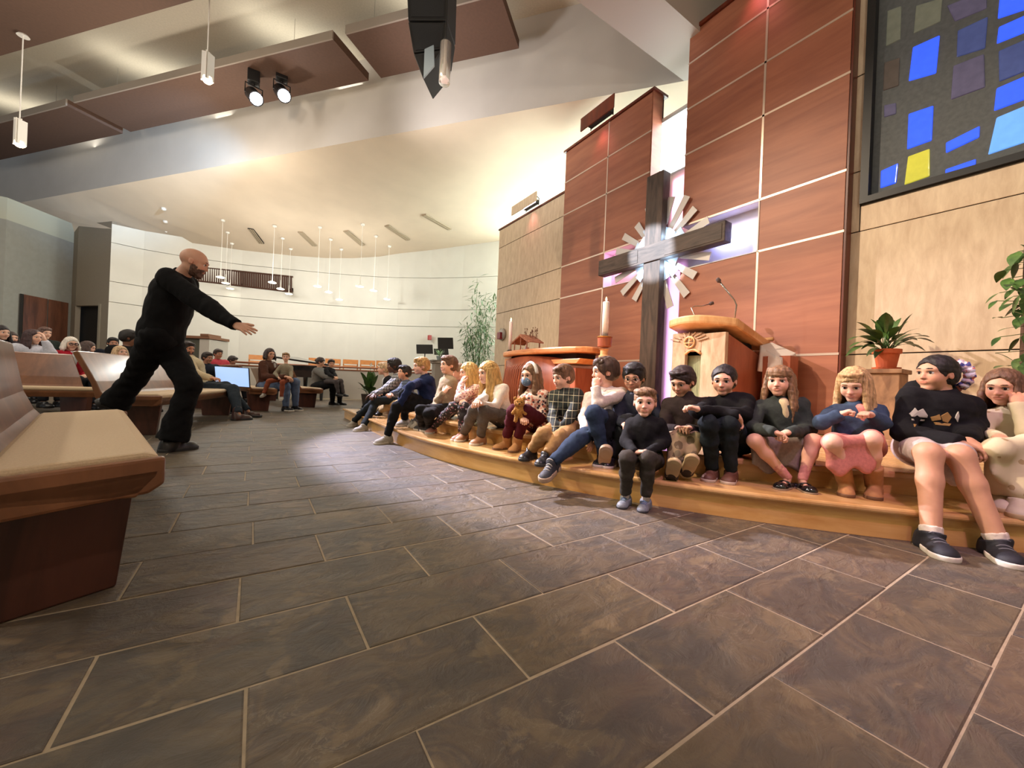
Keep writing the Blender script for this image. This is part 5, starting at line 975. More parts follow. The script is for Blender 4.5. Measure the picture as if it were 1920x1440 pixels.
    for s_ in (1, -1):
        c = H(.312, s_ * .135, .012); r = .068 * hs; m = MB(); n = 14; vs = []; fs = []
        gz = unit(HR @ V3(1, J.get('gaze', 0) + 0 * s_, -.05 - .4 * shut)); R = frame(gz, HR[:, 2])
        rings = [0, .15, .38, .40, .55, .58, .9, 1.3]; me_i = [2, 2, 1, 1, 0, 0, 0]
        for a in rings: vs += [c + R @ (V3(math.cos(a), math.sin(a) * math.cos(2 * math.pi * j / n), math.sin(a) * math.sin(2 * math.pi * j / n)) * r) for j in range(n)]
        for i in range(len(rings) - 1): m.add([], []); fs += [(i * n + j, i * n + (j + 1) % n, (i + 1) * n + (j + 1) % n, (i + 1) * n + j) for j in range(n)]
        m.v = [tuple(v) for v in vs]; m.f = fs; m.mi = [me_i[i] for i in range(len(rings) - 1) for j in range(n)]
        m.build('eye', [plain('eye white', 'd8d2cc', .25), plain('iris ' + look.get('iris', '3a2a1e'), iris, .2), plain('pupil', (.006, .006, .006), .1)], root, smooth=True)
        # upper lid with lashes
        lid = [rc(H(.372 + .02 * (1 - abs(t)), s_ * (.135 + t * .07), .045 - .02 * t * t - .05 * shut + .004), H(.372 + .02 * (1 - abs(t2)), s_ * (.135 + t2 * .07), .045 - .02 * t2 * t2 - .05 * shut + .004), .009 * hs, .009 * hs, .003) for t, t2 in ((-1, -.5), (-.5, 0), (0, .5), (.5, 1))]
        meshobj('eyelash', [surf(lid, .0028 * res, pad=.004)], plain('lash', (.03, .018, .012), .6), root)
        bw = [rc(H(.405 - .03 * t * t - .03 * t, s_ * (.13 + t * .08), .125 - .015 * t * t), H(.405 - .03 * t2 * t2 - .03 * t2, s_ * (.13 + t2 * .08), .125 - .015 * t2 * t2), .014 * hs, .013 * hs, .003) for t, t2 in ((-1, -.3), (-.3, .4), (.4, 1))]
        meshobj('eyebrow', [surf(bw, .003 * res, pad=.004)], plain('brow ' + str(look.get('brow', look.get('hair', '5a3a26'))), [v * .6 for v in hexc(look.get('brow', look.get('hair') or '5a3a26'))], .8), root)
    # --- hair
    st = look.get('style', 'short')
    if st != 'bald' and look.get('hair'):
        hm = hairmat(look['hair'], look.get('hdark', .5), look.get('hhi', 1.25)); hr = random.Random(int(hc[0] * 1000) + 3)
        vol = look.get('hvol', .04 if st != 'tied' else .012)
        fl = look.get('fringe', .30)       # height of the hairline over the brow
        hh = [E(-.055, 0, .155, .435 + vol, .352 + vol, .375 + vol, .02), E(-.16, 0, -.06, .30 + vol, .315 + vol * .8, .26, .03)]
        if st == 'short': hh += [E(.26, (hr.random() - .5) * .2, .40, .16, .2, .08 + vol * .4, .02)]
        cutw = look.get('cutw', .37)
        hh += [E(.52, 0, -.30 + (fl - .30), .46, cutw, .56, .01, True), E(.05, 0, -.62, .60, .60, .34, .01, True) if st in ('short', 'tied', 'bun') else E(.3, 0, -.75, .3, .3, .4, .01, True)]
        for s_ in (1, -1):
            if st in ('short', 'tied', 'bun'): hh += [E(.03, s_ * .37, -.09, .10, .09, .125, .01, True)]
        pcs = [surf(hh, .0055 * res, noise=(.0022, 110, int(abs(hc[0]) * 997) % 1000), pad=.02)]
        locks = []
        def lock(az, u0, ln, r0, r1, out=.12, sway=0, fwd=0, kk_=.012):
            a = math.radians(az); ca_, sa_ = math.cos(a), math.sin(a)
            p0 = V3(-.055 + ca_ * .40, sa_ * .335, u0); p1 = V3(-.055 + ca_ * (.43 + out * .3), sa_ * (.37 + out * .35), u0 - ln * .33)
            p2 = V3(-.055 + ca_ * (.44 + out) + fwd * .5, sa_ * (.38 + out) + sway * .5, u0 - ln * .68); p3 = V3(-.055 + ca_ * (.42 + out) + fwd, sa_ * (.37 + out) + sway, u0 - ln)
            q = [hc + HR @ (p0 * hs)] + [hc + HR @ V3(p[0], p[1], 0) * hs + (UP * .75 + HR[:, 2] * .25) * p[2] * hs for p in (p1, p2, p3)]
            for x, y, ra, rb in ((q[0], q[1], r0, r0), (q[1], q[2], r0, r0 * .9), (q[2], q[3], r0 * .9, r1)): locks.append(rc(x, y, ra * hs, rb * hs, kk_))
        if st == 'long':
            ln = look.get('hlen', 1.1); side = look.get('side', 0)
            for az in range(58, 303, 10):
                lock(az + hr.uniform(-4, 4), .16 + hr.uniform(-.05, .05), ln * hr.uniform(.85, 1.05), .085, .03, .05 + hr.uniform(-.04, .05) + (look.get('hout', 0) if 110 < az < 250 else 0), hr.uniform(-.05, .05), look.get('hfwd', .06) if (az < 110 or az > 250) else 0)
        if st == 'short' and look.get('fr2', 1):
            for az in range(-58, 59, 8): lock(az + hr.uniform(-3, 3), .40 + (fl - .30) * .6 + hr.uniform(-.02, .02), .155 * hr.uniform(.7, 1.25), .052, .018, -.02, hr.uniform(-.05, .05), kk_=.008)
        if look.get('bangs'):
            for az in range(-52, 53, 9): lock(az + hr.uniform(-3, 3), .40 + hr.uniform(-.02, .02), look['bangs'] * hr.uniform(.9, 1.08), .06, .03, .0, kk_=.008)
        if st in ('bun', 'tied'):
            locks += [el(H(-.50, look.get('bunl', 0), .05), HR, (.16 * hs, .16 * hs, .17 * hs), .02)]
        if locks: pcs.append(surf(locks, .006 * res, noise=(.002, 120, 5), pad=.015))
        meshobj('hair', pcs, hm, root)
    if look.get('beard'):
        bb = [E(.10, 0, -.14, .32, .295, .34 * jaw, .02), E(.27, 0, -.40 * jaw, .11, .14, .10, .02), E(.10, 0, .26, .5, .5, .36, .01, True), E(.42, 0, -.235, .10, .07, .028, .008, True), E(.46, 0, -.05, .14, .5, .14, .01, True), E(-.28, 0, -.2, .3, .5, .5, .01, True)]
        meshobj('beard', [surf(bb, .0055 * res, noise=(.003, 150, 3), pad=.02)], hairmat(look['beard'], .6, 1.2), root)
    # --- clothing
    tm = look['top']; sl = look.get('sleeve', -.018); x = look.get('topx', .011)
    topp = torso(x) + [rc(nk - sp * .05 * S, nk + (hb - nk) * look.get('collar', .12), nr + x * 1.1 + .012, nr + x * .9 + .004, .02, [(nk + (hb - nk) * (look.get('collar', .12) + .12), unit(hb - nk))])]
    if look.get('hem', .06): topp.append(el(pel + UP * .01, np.stack([bf, bl, UP], 1), ((.08 if kid else .098) * S * bulk + x, (.108) * S * bulk + x, look.get('hem', .06) * S), .03))
    for s_ in (1, -1): topp += arm(s_, x, sl, .022)
    if look.get('hood'): topp += [el(nk - bf * .05 * S + sp * .01, SR, (.06 * S, .085 * S, .05 * S), .03)]
    t_o = meshobj(look.get('topname', 'sweater'), [surf(topp, h0, noise=[(look.get('fold', .0042), 34 / max(k_, .8), 11 + int(S * 100) % 7), (.0026, 78 / max(k_, .8), 5 + int(S * 100) % 9)], pad=.03)], tm, root)
    if look.get('inner'):
        c0 = nk - sp * tor * .30; d0 = SR[:, 0]
        dpt = (.072 if kid else .088) * S * bulk * .95 + x
        inn = [el(nk - sp * tor * .27 + d0 * (dpt - .022), SR, (.027, .026 * S, tor * .27), .02), el(nk - sp * tor * .06 + d0 * (dpt * .45), SR, (.03, .03 * S, .03 * S), .03)]
        meshobj('shirt_front', [surf(inn, h0 * .8, pad=.02)], look['inner'], root)
    if look.get('shirtcollar'):
        cp = [rc(nk + SR[:, 0] * (nr + .014) + SR[:, 1] * s_ * .012, nk + SR[:, 1] * s_ * (nr + .016) + sp * .014, .011 * k_, .012 * k_, .01) for s_ in (1, -1)] + [rc(nk + SR[:, 1] * s_ * (nr + .016) + sp * .014, nk - SR[:, 0] * (nr + .012) + sp * .018, .012 * k_, .012 * k_, .01) for s_ in (1, -1)]
        meshobj('collar', [surf(cp, .005 * res, pad=.01)], look['shirtcollar'], root)
    if look.get('pants'):
        pp = [el(pel, np.stack([bf, bl, UP], 1), ((.075 if kid else .092) * S * bulk + .008, .1 * S * bulk + .008, .085 * S), .03)]
        for s_ in (1, -1): pp += leg(s_, look.get('pantx', .009), look.get('pantend', .01))
        meshobj(look.get('pantname', 'trousers'), [surf(pp, h0, noise=[(look.get('pfold', .0035), 38 / max(k_, .8), 23), (.0024, 80 / max(k_, .8), 29)], pad=.03)], look['pants'], root)
    if look.get('skirt'):
        sx = look.get('skirtlen', .9); drop = look.get('skirtdrop', .10) * S; mid = (kn[1] + kn[-1]) / 2; pp = [el(pel, np.stack([bf, bl, UP], 1), (.105 * S, .118 * S, .085 * S), .03)]
        es = {s_: hp[s_] + (kn[s_] - hp[s_]) * sx for s_ in (1, -1)}
        for s_ in (1, -1):
            pp += [rc(hp[s_], es[s_], th + .012, kk + .013, .03)]
            if look.get('skirtlong'): pp += [rc(es[s_], an[s_] * .85 + kn[s_] * .15, kk + .010, ca + .016, .04), rc(mid, (an[1] + an[-1]) / 2 + UP * .05 * S, .03 * k_, .03 * k_, .04)]
        for t in np.linspace(-.10, 1.10, 17):
            q = es[1] * (1 - t) + es[-1] * t; hq = hp[1] * (1 - t) + hp[-1] * t; dr = drop * (.86 + .14 * math.sin(9 * t + .8))
            pp += [rc(hq, q, .035 * k_, .018 * k_, .03), rc(q, q - UP * dr + unit(q - hq) * .012, .016 * k_, .010, .022)]
        meshobj('skirt', [surf(pp, h0, noise=(.003, 30, 31), pad=.03)], look['skirt'], root)
    if look.get('socks'):
        pp = []
        for s_ in (1, -1):
            u = unit(an[s_] - kn[s_]); pp += [rc(an[s_] - u * look.get('sockh', .07) * S, an[s_] - u * .004 * S, ak + .005, ak + .002, .01, [(an[s_] - u * look.get('sockh', .07) * S, -u)])]
        for s_, q in ((1, pp[0]), (-1, pp[1])): meshobj('sock', [surf([q], .006, noise=(.0015, 120, 2), pad=.02)], look['socks'], root)
    if look.get('shoe'):
        L = J.get('foot', .152 * S) * 1.06
        for s_, t in ((1, 'l'), (-1, 'r')):
            if look.get('noshoe' + t): continue
            fd = np.array(J.get('t' + t, bf), float); fd = unit(fd); upv = J.get('u' + t, UP - fd * (fd @ UP)); upv = unit(upv); l2 = np.cross(upv, fd); R = np.stack([fd, l2, upv], 1)
            a0 = an[s_] - upv * .038 * S * (1.0 if kid else 1.0); sole = a0 - upv * .012 * S; cl = [(sole, -upv)]; w = L * .19
            sp_ = [el(a0 - fd * .16 * L + upv * .008, R, (.17 * L, w * .92, .052 * S), .02, cl), el(a0 + fd * .22 * L, R, (.36 * L, w * 1.0, .030 * S), .02, cl), el(a0 + fd * .46 * L - upv * .002 * S, R, (.22 * L, w * 1.08, .028 * S), .02, cl),
                   rc(a0 - fd * .10 * L + upv * .02, a0 + fd * .2 * L + upv * .018 * S, .03 * k_, .024 * k_, .02, cl)]
            hi_ = look.get('boot', 0)
            u2 = unit(kn[s_] - an[s_])
            sp_.append(rc(a0 - fd * .12 * L, an[s_] + u2 * (hi_ * S + .004), ak + .013, ak + .013 + hi_ * .08, .015, cl + [(an[s_] + u2 * (hi_ * S + .002), u2)]))
            if look.get('mary'):
                sp_ = [el(a0 - fd * .16 * L, R, (.17 * L, w * .9, .040 * S), .015, cl + [(a0 + upv * .012 * S, upv)]), el(a0 + fd * .15 * L, R, (.4 * L, w * .95, .022 * S), .015, cl + [(a0 - upv * .001 * S, upv)]), el(a0 + fd * .46 * L - upv * .002 * S, R, (.22 * L, w * 1.05, .026 * S), .02, cl)]
            so = meshobj('shoe', [surf(sp_, .0062 * res, pad=.015)], look['shoe'], root)
            if look.get('sole'):
                th_ = look.get('solet', .016) * S; c2 = [(sole - upv * .004, -upv), (sole + upv * th_, upv)]
                q = [el(a0 - fd * .16 * L, R, (.185 * L, w * 1.03, .06 * S), .01, c2), el(a0 + fd * .22 * L, R, (.38 * L, w * 1.06, .05 * S), .01, c2), el(a0 + fd * .46 * L, R, (.235 * L, w * 1.13, .05 * S), .01, c2)]
                meshobj('sole', [surf(q, .0055 * res, pad=.012)], look['sole'], so)
            if look.get('lace'):
                bv = BVHTree.FromPolygons([tuple(v.co) for v in so.data.vertices], [tuple(f_.vertices) for f_ in so.data.polygons]); o_ = np.array(root.matrix_world.translation)
                for s0 in (.08, .17, .26, .35):
                    pts = []
                    for c_ in (-.55, -.28, 0, .28, .55):
                        hit = bv.ray_cast(Vector(a0 + fd * s0 * L + l2 * w * c_ + upv * .15 - o_), Vector(-upv))
                        if hit[0] is not None: pts.append(np.array(hit[0]) + o_ + upv * .001)
                    if len(pts) == 5: MB().tube(pts, .0032, 5).build('lace', look['lace'], so, smooth=True)
            if look.get('mary'):
                p_ = [a0 + fd * .16 * L + l2 * w * 1.0 * c_ + upv * (.002 + .020 * math.sqrt(max(0, 1 - c_ * c_))) * S for c_ in np.linspace(-1, 1, 9)]
                MB().tube(p_, .006, 6).build('strap', look['shoe'], so, smooth=True)
    root['_hs'] = hs
    return root, dict(H=H, HR=HR, hs=hs, sh=sh, el=el_, wr=wr, kn=kn, an=an, nk=nk, pel=pel, bf=bf, bl=bl, SR=SR, sp=sp, tor=tor, S=S, k=k_)
# ------------------------------------------------------------------ who sits where (picture positions put at their real depths)
Z1p = lambda x, y: (620 + .19792 * x, 640 + .19792 * y)
Z2p = lambda x, y: (920 + .22222 * x, 640 + .22222 * y)
Z3p = lambda x, y: (1230 + .20833 * x, 660 + .20833 * y)
Z4p = lambda x, y: (1520 + .30556 * x, 640 + .30556 * y)
Z7p = lambda x, y: (320 + .19792 * x, 580 + .19792 * y)
Zmp = lambda x, y: (180 + .2916 * x, 440 + .2916 * y)
def camdir(px): return 57 - math.degrees(math.atan((px - 960) / FPX)) + 180
def out(p): d = p - PC; return 180 if p[1] > PC[1] else math.degrees(math.atan2(d[1], d[0])) % 360
def kid(label, Z, S, D, pel, neck, head, look, wl, wr, fl, fr, garb, face=None, group='children sitting on the altar steps', res=1.0, **kw):
    pt = lambda t: atd(*Z(t[0], t[1]), D + (t[2] if len(t) > 2 else 0))
    P = pt(pel); sz_ = kw.pop('seat', Z2); P[2] = min(max(P[2], sz_ + .078 * S), sz_ + .10 * S)
    def keep(c, z):
        rm = (PR - .25) if z == Z1 else (PR + .085)
        if c[1] < PC[1]:
            d = c - PC * V3(1, 1, 0) - UP * c[2]; r = np.linalg.norm(d)
            if r < rm: c = PC * V3(1, 1, 0) + d * rm / r + UP * c[2]
        elif c[0] > PC[0] - rm: c = V3(PC[0] - rm, c[1], c[2])
        return c
    px = Z(*head[:2])[0]; J = dict(S=S, pel=P, neck=pt(neck), head=pt(head), look=(camdir(px) - look[0], look[1], look[2] if len(look) > 2 else 0))
    J['face'] = face if face is not None else out(P); J['wl'] = pt(wl); J['wr'] = pt(wr); J['base'] = kw.pop('base', 0)
    for t, f in (('l', fl), ('r', fr)):
        if f[2] == 'free':       # hanging foot: ankle px, depth offset, toe direction
            J['a' + t] = atd(*Z(f[0], f[1]), D + f[3]); J['t' + t] = np.array(f[4], float)
            if len(f) > 5: J['u' + t] = np.array(f[5], float)
        else:
            c0 = atz(*Z(f[0], f[1]), f[2]); c = keep(c0, f[2]); J['a' + t] = c + UP * .05 * S; J['t' + t] = (atz(*Z(f[3], f[4]), f[2]) - c0) * V3(1, 1, 0)
    for k, v in kw.items():
        if k in ('kl', 'kr', 'el', 'er'): J[k] = pt(v)
        elif k in ('hdl', 'hdr'): J[k] = pt(v) - J['w' + k[-1]]
        else: J[k] = v
    return person(label, J, garb, group, res)
BLKC, NAVY, CREAM = cloth('black knit', '17171a'), cloth('navy', '1d2438'), cloth('cream', 'd8ccb8')
LACE = plain('white lace', 'c4beb6', .8)
WSOLE, GSOLE, TSOLE = plain('white sole', 'cfc8bc', .7), plain('grey sole', '8d8a84', .7), plain('tan sole', 'b59e78', .8)
SNK, TANB, BLS, BRS = plain('grey sneaker', 'a39d92', .7, noise=.1, nscale=60), plain('tan suede', 'a8784a', .8, noise=.08, nscale=50), plain('black shoe', (.012, .012, .014), .35), plain('brown shoe', '5d3a2c', .6)
SK1, SK2, SK3, SK4, SKD = 'd9a78c', 'd2a083', 'e2b49c', 'c8977a', '5a3a2a'
# 1 far end of the row
kid('fair-haired child in black jacket with a white sleeve, farthest along the step', Z1p, 1.3, 6.6, (575, 560), (540, 345), (502, 262), (88, 0), (450, 480, -.1), (470, 490, -.25), (300, 680, Z1, 225, 690), (330, 700, Z1, 255, 705), dict(skin=SK3, hair='c9b08a', top=cloth('jacket charcoal', '1b1c20'), pants=BLKC, shoe=BLS, inner=cloth('white', 'cfd0d2')), res=1.4)
kid('dark-skinned boy in black and white plaid shirt and dark trousers', Z1p, 1.42, 6.05, (660, 575), (632, 318), (597, 235), (75, 4), (400, 500, -.25), (420, 505, -.38), (285, 800, 0, 190, 820), (320, 848, 0, 190, 862), dict(skin=SKD, hair='171210', hvol=.07, top=plaid('grey plaid', '9a9a9c', [('H', 22, .4, '1c1e24'), ('V', 22, .4, '20232a'), ('V', 22, .08, 'e8e8e8')]), pants=cloth('dark slate trousers', '20262a'), shoe=SNK, sole=WSOLE, iris='1a100a'), kl=(425, 560, -.4), kr=(440, 565, -.3), res=1.3)
kid('small dark-haired boy in blue grey plaid with tan trousers', Z1p, 1.2, 5.65, (735, 590), (715, 385), (697, 298), (62, -6), (600, 505, -.3), (575, 500, -.42), (560, 690, Z1, 520, 700), (590, 700, Z1, 540, 715), dict(skin=SK2, hair='1c1716', top=plaid('slate plaid', '5d6a80', [('H', 26, .4, '252b3a'), ('V', 26, .4, '2a3040')]), pants=cloth('tan trousers', 'b49a72'), shoe=BLS), res=1.3)
kid('blond boy in navy jacket hugging his knee, black trousers', Z1p, 1.48, 5.05, (915, 655), (900, 335), (858, 238), (72, 3), (645, 590, -.35), (650, 605, -.5), (560, 965, 0, 400, 985), (700, 800, Z1, 540, 822), dict(skin=SK3, hair='b58d55', top=cloth('navy jacket', '1c2647'), topname='jacket', pants=cloth('black trousers', '111214'), shoe=SNK, sole=WSOLE, lace=LACE, collar=.2), kr=(700, 500, -.45), kl=(625, 620, -.5), er=(760, 420, -.5), el=(720, 450, -.1), hcl=.9, hcr=.9)
kid('brown-haired boy in tan cardigan with a hand on his chest', Z1p, 1.3, 4.55, (1105, 640), (1115, 345), (1118, 228), (62, -2), (975, 660, -.35), (1065, 490, -.17), (860, 850, Z1, 780, 830), (930, 862, Z1, 860, 850), dict(skin=SK3, hair='6a4a34', top=cloth('tan cardigan', '9c8a72'), topname='cardigan', pants=cloth('black jeans', '141416'), shoe=plain('dark sneaker', '2a2828', .7), sole=WSOLE), kl=(850, 650, -.5), kr=(930, 690, -.55), hdr=(1105, 440, -.15), el=(1010, 560, .1), er=(1020, 555, -.12), hcr=.25, hnr=V3(-.8, -.5, .2))
kid('girl half hidden between the tan cardigan and the pink blouse', Z1p, 1.2, 4.75, (1230, 620), (1225, 385), (1212, 292), (70, 5), (1180, 560, -.2), (1190, 560, -.3), (1100, 800, Z1, 1060, 820), (1120, 810, Z1, 1080, 830), dict(skin=SK3, hair='8a7058', style='tied', top=cloth('rose sweater', 'b08a84'), pants=cloth('grey leggings', '6a6468'), shoe=SNK), res=1.3)
kid('blonde girl in pink floral top and black floral leggings, cheek on hand', Z1p, 1.2, 4.16, (1330, 670), (1320, 415), (1305, 298), (68, 4), (1240, 400, -.12), (1250, 560, -.3), (1295, 930, Z1, 1190, 945), (1110, 860, Z1, 1000, 890), dict(skin=SK3, hair='c9a566', style='long', hlen=1.05, top=spots('pink floral', 'd9b8b0', ['b06a72', '8a5a60', 'e8e0d8'], 30), pants=spots('black floral', '2a2426', ['b0a0a0', 'a06878'], 26, .28), pantname='leggings', shoe=plain('rose sandal', 'b07868', .6), sole=WSOLE), el=(1212, 545, -.3), kl=(1262, 625, -.35), kr=(1165, 625, -.3), hdl=(1265, 330, -.1))
kid('girl with long blond hair, white blouse and grey trousers', Z1p, 1.3, 3.8, (1630, 780), (1555, 430), (1492, 302), (58, 6), (1440, 600, -.3), (1395, 570, -.35), (1585, 955, Z1, 1440, 985), (1480, 920, Z1, 1360, 960), dict(skin=SK3, hair='c8a060', style='long', hlen=1.9, hout=.28, hhi=1.4, top=cloth('white blouse', 'd9cdc4'), topname='blouse', pants=cloth('grey trousers', '5a5450'), shoe=plain('sandal', 'a87a58', .6), sole=WSOLE, fold=.004), kl=(1455, 665, -.3), kr=(1365, 650, -.25), el=(1560, 620, -.18), shw=.082)
r9, i9 = kid('girl with blue spotted face mask, white headband and burgundy leggings', Z2p, 1.2, 3.52, (385, 740), (355, 425), (338, 290), (40, 6), (420, 745, -.15), (270, 640, -.3), (320, 905, Z1, 250, 945), (205, 895, Z1, 110, 905), dict(skin=SK3, hair='7d5c40', style='long', hlen=1.2, fringe=.36, top=spots('coral floral', 'd8c2b0', ['b0604a', '3a2a30', 'c88a78'], 26, .36), topname='blouse', pants=cloth('burgundy', '4a1420'), pantname='leggings', pantend=.055, shoe=TANB, boot=.05, sole=plain('boot sole', '6a4a30', .7), noshoe=0), kl=(305, 590, -.3), kr=(195, 585, -.25), er=(235, 560, -.05), el=(450, 620, -.1), hcr=1.0)
kid('boy in black and green plaid flannel shirt and khaki trousers', Z2p, 1.22, 3.33, (650, 750), (625, 415), (610, 305), (50, 10), (575, 780, -.3), (545, 780, -.35), (460, 1030, Z1, 380, 1065), (335, 990, Z1, 215, 1020), dict(skin=SK3, hair='6d4c34', fringe=.24, top=plaid('green flannel', '1c2420', [('H', 17, .35, '0c0e0e'), ('V', 17, .35, '0e1010'), ('H', 17, .06, 'c8c0a0'), ('V', 17, .06, 'c8c0a0')]), topname='flannel_shirt', pants=cloth('khaki trousers', 'a07c52'), pantx=.009, shoe=BLS, sole=plain('black sole', '2a2a2a', .6)), kl=(590, 800, -.4), kr=(440, 790, -.4))
kid('boy in white shirt and jeans resting his cheek on his fist', Z2p, 1.36, 3.13, (1010, 745), (965, 415), (962, 262), (68, 2), (885, 395, -.22), (800, 790, -.25), (960, 985, 'free', -.32, unit(V3(-.35, -.5, .9)), unit(V3(-.6, -.5, -.4)) * -1), (515, 1025, 'free', -.5, unit(V3(-.7, -.3, -.25))), dict(skin=SK1, hair='4a3424', hvol=.06, top=cloth('white shirt', 'c9bdb2'), topname='shirt', shirtcollar=cloth('white shirt', 'c9bdb2'), pants=cloth('blue jeans', '2c3a50'), shoe=plain('navy sneaker', '2a2c34', .7), sole=plain('tan rubber', 'a8907a', .8), solet=.022, lace=LACE), el=(905, 525, -.25), er=(790, 640, -.05), kl=(870, 610, -.35), kr=(740, 830, -.35), hcl=1.3, hdl=(890, 340, -.2), hdr=(840, 860, -.28))
r12, i12 = kid('dark-haired boy with glasses in navy vest, behind the toddler', Z2p, 1.25, 3.02, (1240, 800), (1215, 440), (1208, 310), (12, 12), (1330, 760, -.25), (1130, 700, -.3), (1080, 1020, Z1, 1010, 1050), (1000, 1010, Z1, 950, 1040), dict(skin=SK2, hair='14100f', hvol=.06, top=cloth('navy vest', '20242e'), shirtcollar=cloth('blue check', '5a6478'), pants=cloth('dark trousers', '1e2024'), shoe=BLS, sole=WSOLE))
kid('toddler in black sweater and grey trousers on the lower step, hands clasped', Z2p, .98, 2.6, (1310, 980), (1300, 655), (1302, 520), (2, 0), (1330, 935, -.22), (1215, 935, -.24), (1330, 1370, 0, 1290, 1415), (1165, 1350, 0, 1110, 1395), dict(skin=SK3, hair='8a6a4c', hvol=.012, fringe=.34, top=cloth('black sweater', '141416'), collar=.3, pants=cloth('charcoal trousers', '3c3833'), shoe=plain('blue grey sneaker', '6d747c', .6, noise=.2, nscale=60), sole=plain('dark sole', '33343a', .6), lace=plain('blue lace', '55688a', .8), socks=cloth('white sock', 'd0c4b8'), sockh=.045, pantend=.035), kl=(1330, 985, -.28), kr=(1155, 985, -.28), hdl=(1265, 930, -.26), hdr=(1280, 930, -.26), hcl=1.1, hcr=1.1, el=(1480, 845, -.05), er=(1140, 845, -.05), face=None, hnl=V3(.3, -.2, .9), hnr=V3(-.3, .2, .9), hs=.196, seat=Z1)
kid('boy looking down in brown and black fleece with camouflage trousers', Z3p, 1.25, 2.85, (280, 740), (270, 420), (240, 268), (28, 22), (310, 690, -.28), (190, 690, -.25), (290, 1010, 'free', -.36, unit(V3(-.35, -.5, .8)), unit(V3(.7, .4, .55))), (150, 1050, 'free', -.36, unit(V3(-.45, -.45, .8)), unit(V3(.7, .4, .55))), dict(skin=SK2, hair='2c1e18', top=cloth('brown fleece', '2a221e'), topname='fleece', collar=.4, pants=spots('camouflage', 'a08c68', ['6a5a40', '84785c'], 14, .4), shoe=plain('dark boot', '2e2620', .7), sole=TSOLE, boot=.03), kl=(335, 790, -.3), kr=(190, 780, -.3))
kid('child with dark tied-back hair, arms crossed on knees, black sweater', Z3p, 1.25, 2.75, (700, 860), (640, 400), (612, 262), (10, 6), (400, 525, -.34), (725, 570, -.34), (650, 1130, Z1, 620, 1160), (490, 1110, Z1, 440, 1145), dict(skin=SK1, hair='1c1412', style='tied', fringe=.37, hvol=.03, top=cloth('black fleece', '131315'), pants=cloth('dark jeans', '1d2428'), shoe=BRS, sole=plain('off white sole', 'b8a898', .7)), el=(800, 560, -.2), er=(360, 540, -.2), kl=(650, 645, -.32), kr=(470, 645, -.32), hdr=(745, 640, -.32), hdl=(335, 500, -.33), hcr=.9, hcl=.9)
kid('girl with long brown hair and bangs, grey green cardigan and black shoes', Z3p, 1.2, 2.63, (1150, 860), (1120, 430), (1112, 272), (10, -2), (1200, 720, -.28), (1050, 720, -.28), (1230, 1180, Z1, 1390, 1260), (1110, 1170, Z1, 960, 1205), dict(skin=SK1, hair='7a5a3c', style='long', bangs=.27, hlen=1.55, hhi=1.5, top=cloth('grey green cardigan', '343a36'), topname='cardigan', inner=cloth('cream shirt', 'c8b890'), skirt=cloth('grey skirt', '83756c'), skirtlen=.72, skirtdrop=.16, socks=cloth('pink sock', 'c98a80'), sockh=.10, shoe=plain('patent black', (.008, .008, .009), .08, coat=.6), mary=1, sole=plain('tan welt', '8d7a62', .7), solet=.008), el=(1375, 700, -.1), er=(860, 680, -.1), kl=(1420, 800, -.22), kr=(890, 800, -.22), hdl=(1110, 740, -.3), hdr=(1140, 745, -.3), hcl=1.0, hcr=1.0)
kid('blonde girl with bangs in denim jacket, pink dress and tan boots', Z4p, 1.22, 2.5, (285, 620), (275, 395), (265, 268), (12, 18), (375, 455, -.15), (165, 455, -.15), (340, 930, Z1, 330, 985), (150, 900, Z1, 130, 945), dict(skin=SK3, hair='b9976a', style='long', bangs=.28, hlen=1.45, hhi=1.45, top=cloth('denim jacket', '3b4a60'), topname='denim_jacket', inner=cloth('pink dress', 'c87f74'), skirt=cloth('pink dress', 'c87f74'), skirtlen=.94, skirtdrop=.15, shoe=TANB, boot=.10, sole=plain('boot sole', '6a4a30', .7), socks=cloth('white sock', 'd0c4b8'), sockh=.14), el=(440, 500, -.1), er=(60, 500, -.1), kl=(375, 600, -.3), kr=(135, 620, -.28), hcl=1.5, hcr=1.5, hdl=(325, 435, -.17), hdr=(215, 435, -.17))
r18, i18 = kid('teenage girl in black hoodie and white skirt, largest of the seated children', Z4p, 1.58, 2.42, (745, 660), (800, 320), (770, 205), (36, -4), (955, 600, -.25), (900, 625, -.30), (1020, 1270, 0, 1190, 1385), (615, 1215, 0, 790, 1335), dict(skin=SK4, hair='17120f', style='bun', fringe=.36, hvol=.035, top=cloth('black hoodie', '151518'), topname='hoodie', hood=1, skirt=cloth('pale skirt', 'b7a8a4'), skirtlen=.78, skirtdrop=.10, socks=cloth('white sock', 'd0c4b8'), sockh=.02, shoe=plain('navy knit sneaker', '14161f', .7, noise=.3, nscale=90), lace=plain('grey lace', '6a6a72', .8), sole=WSOLE, topx=.016), el=(1005, 520, -.04), er=(565, 560, -.04), kl=(915, 705, -.40), kr=(725, 690, -.38), hdl=(1010, 640, -.3), hdr=(1010, 660, -.32), hs=.222, shw=.100, bulk=.92, limb=.82)
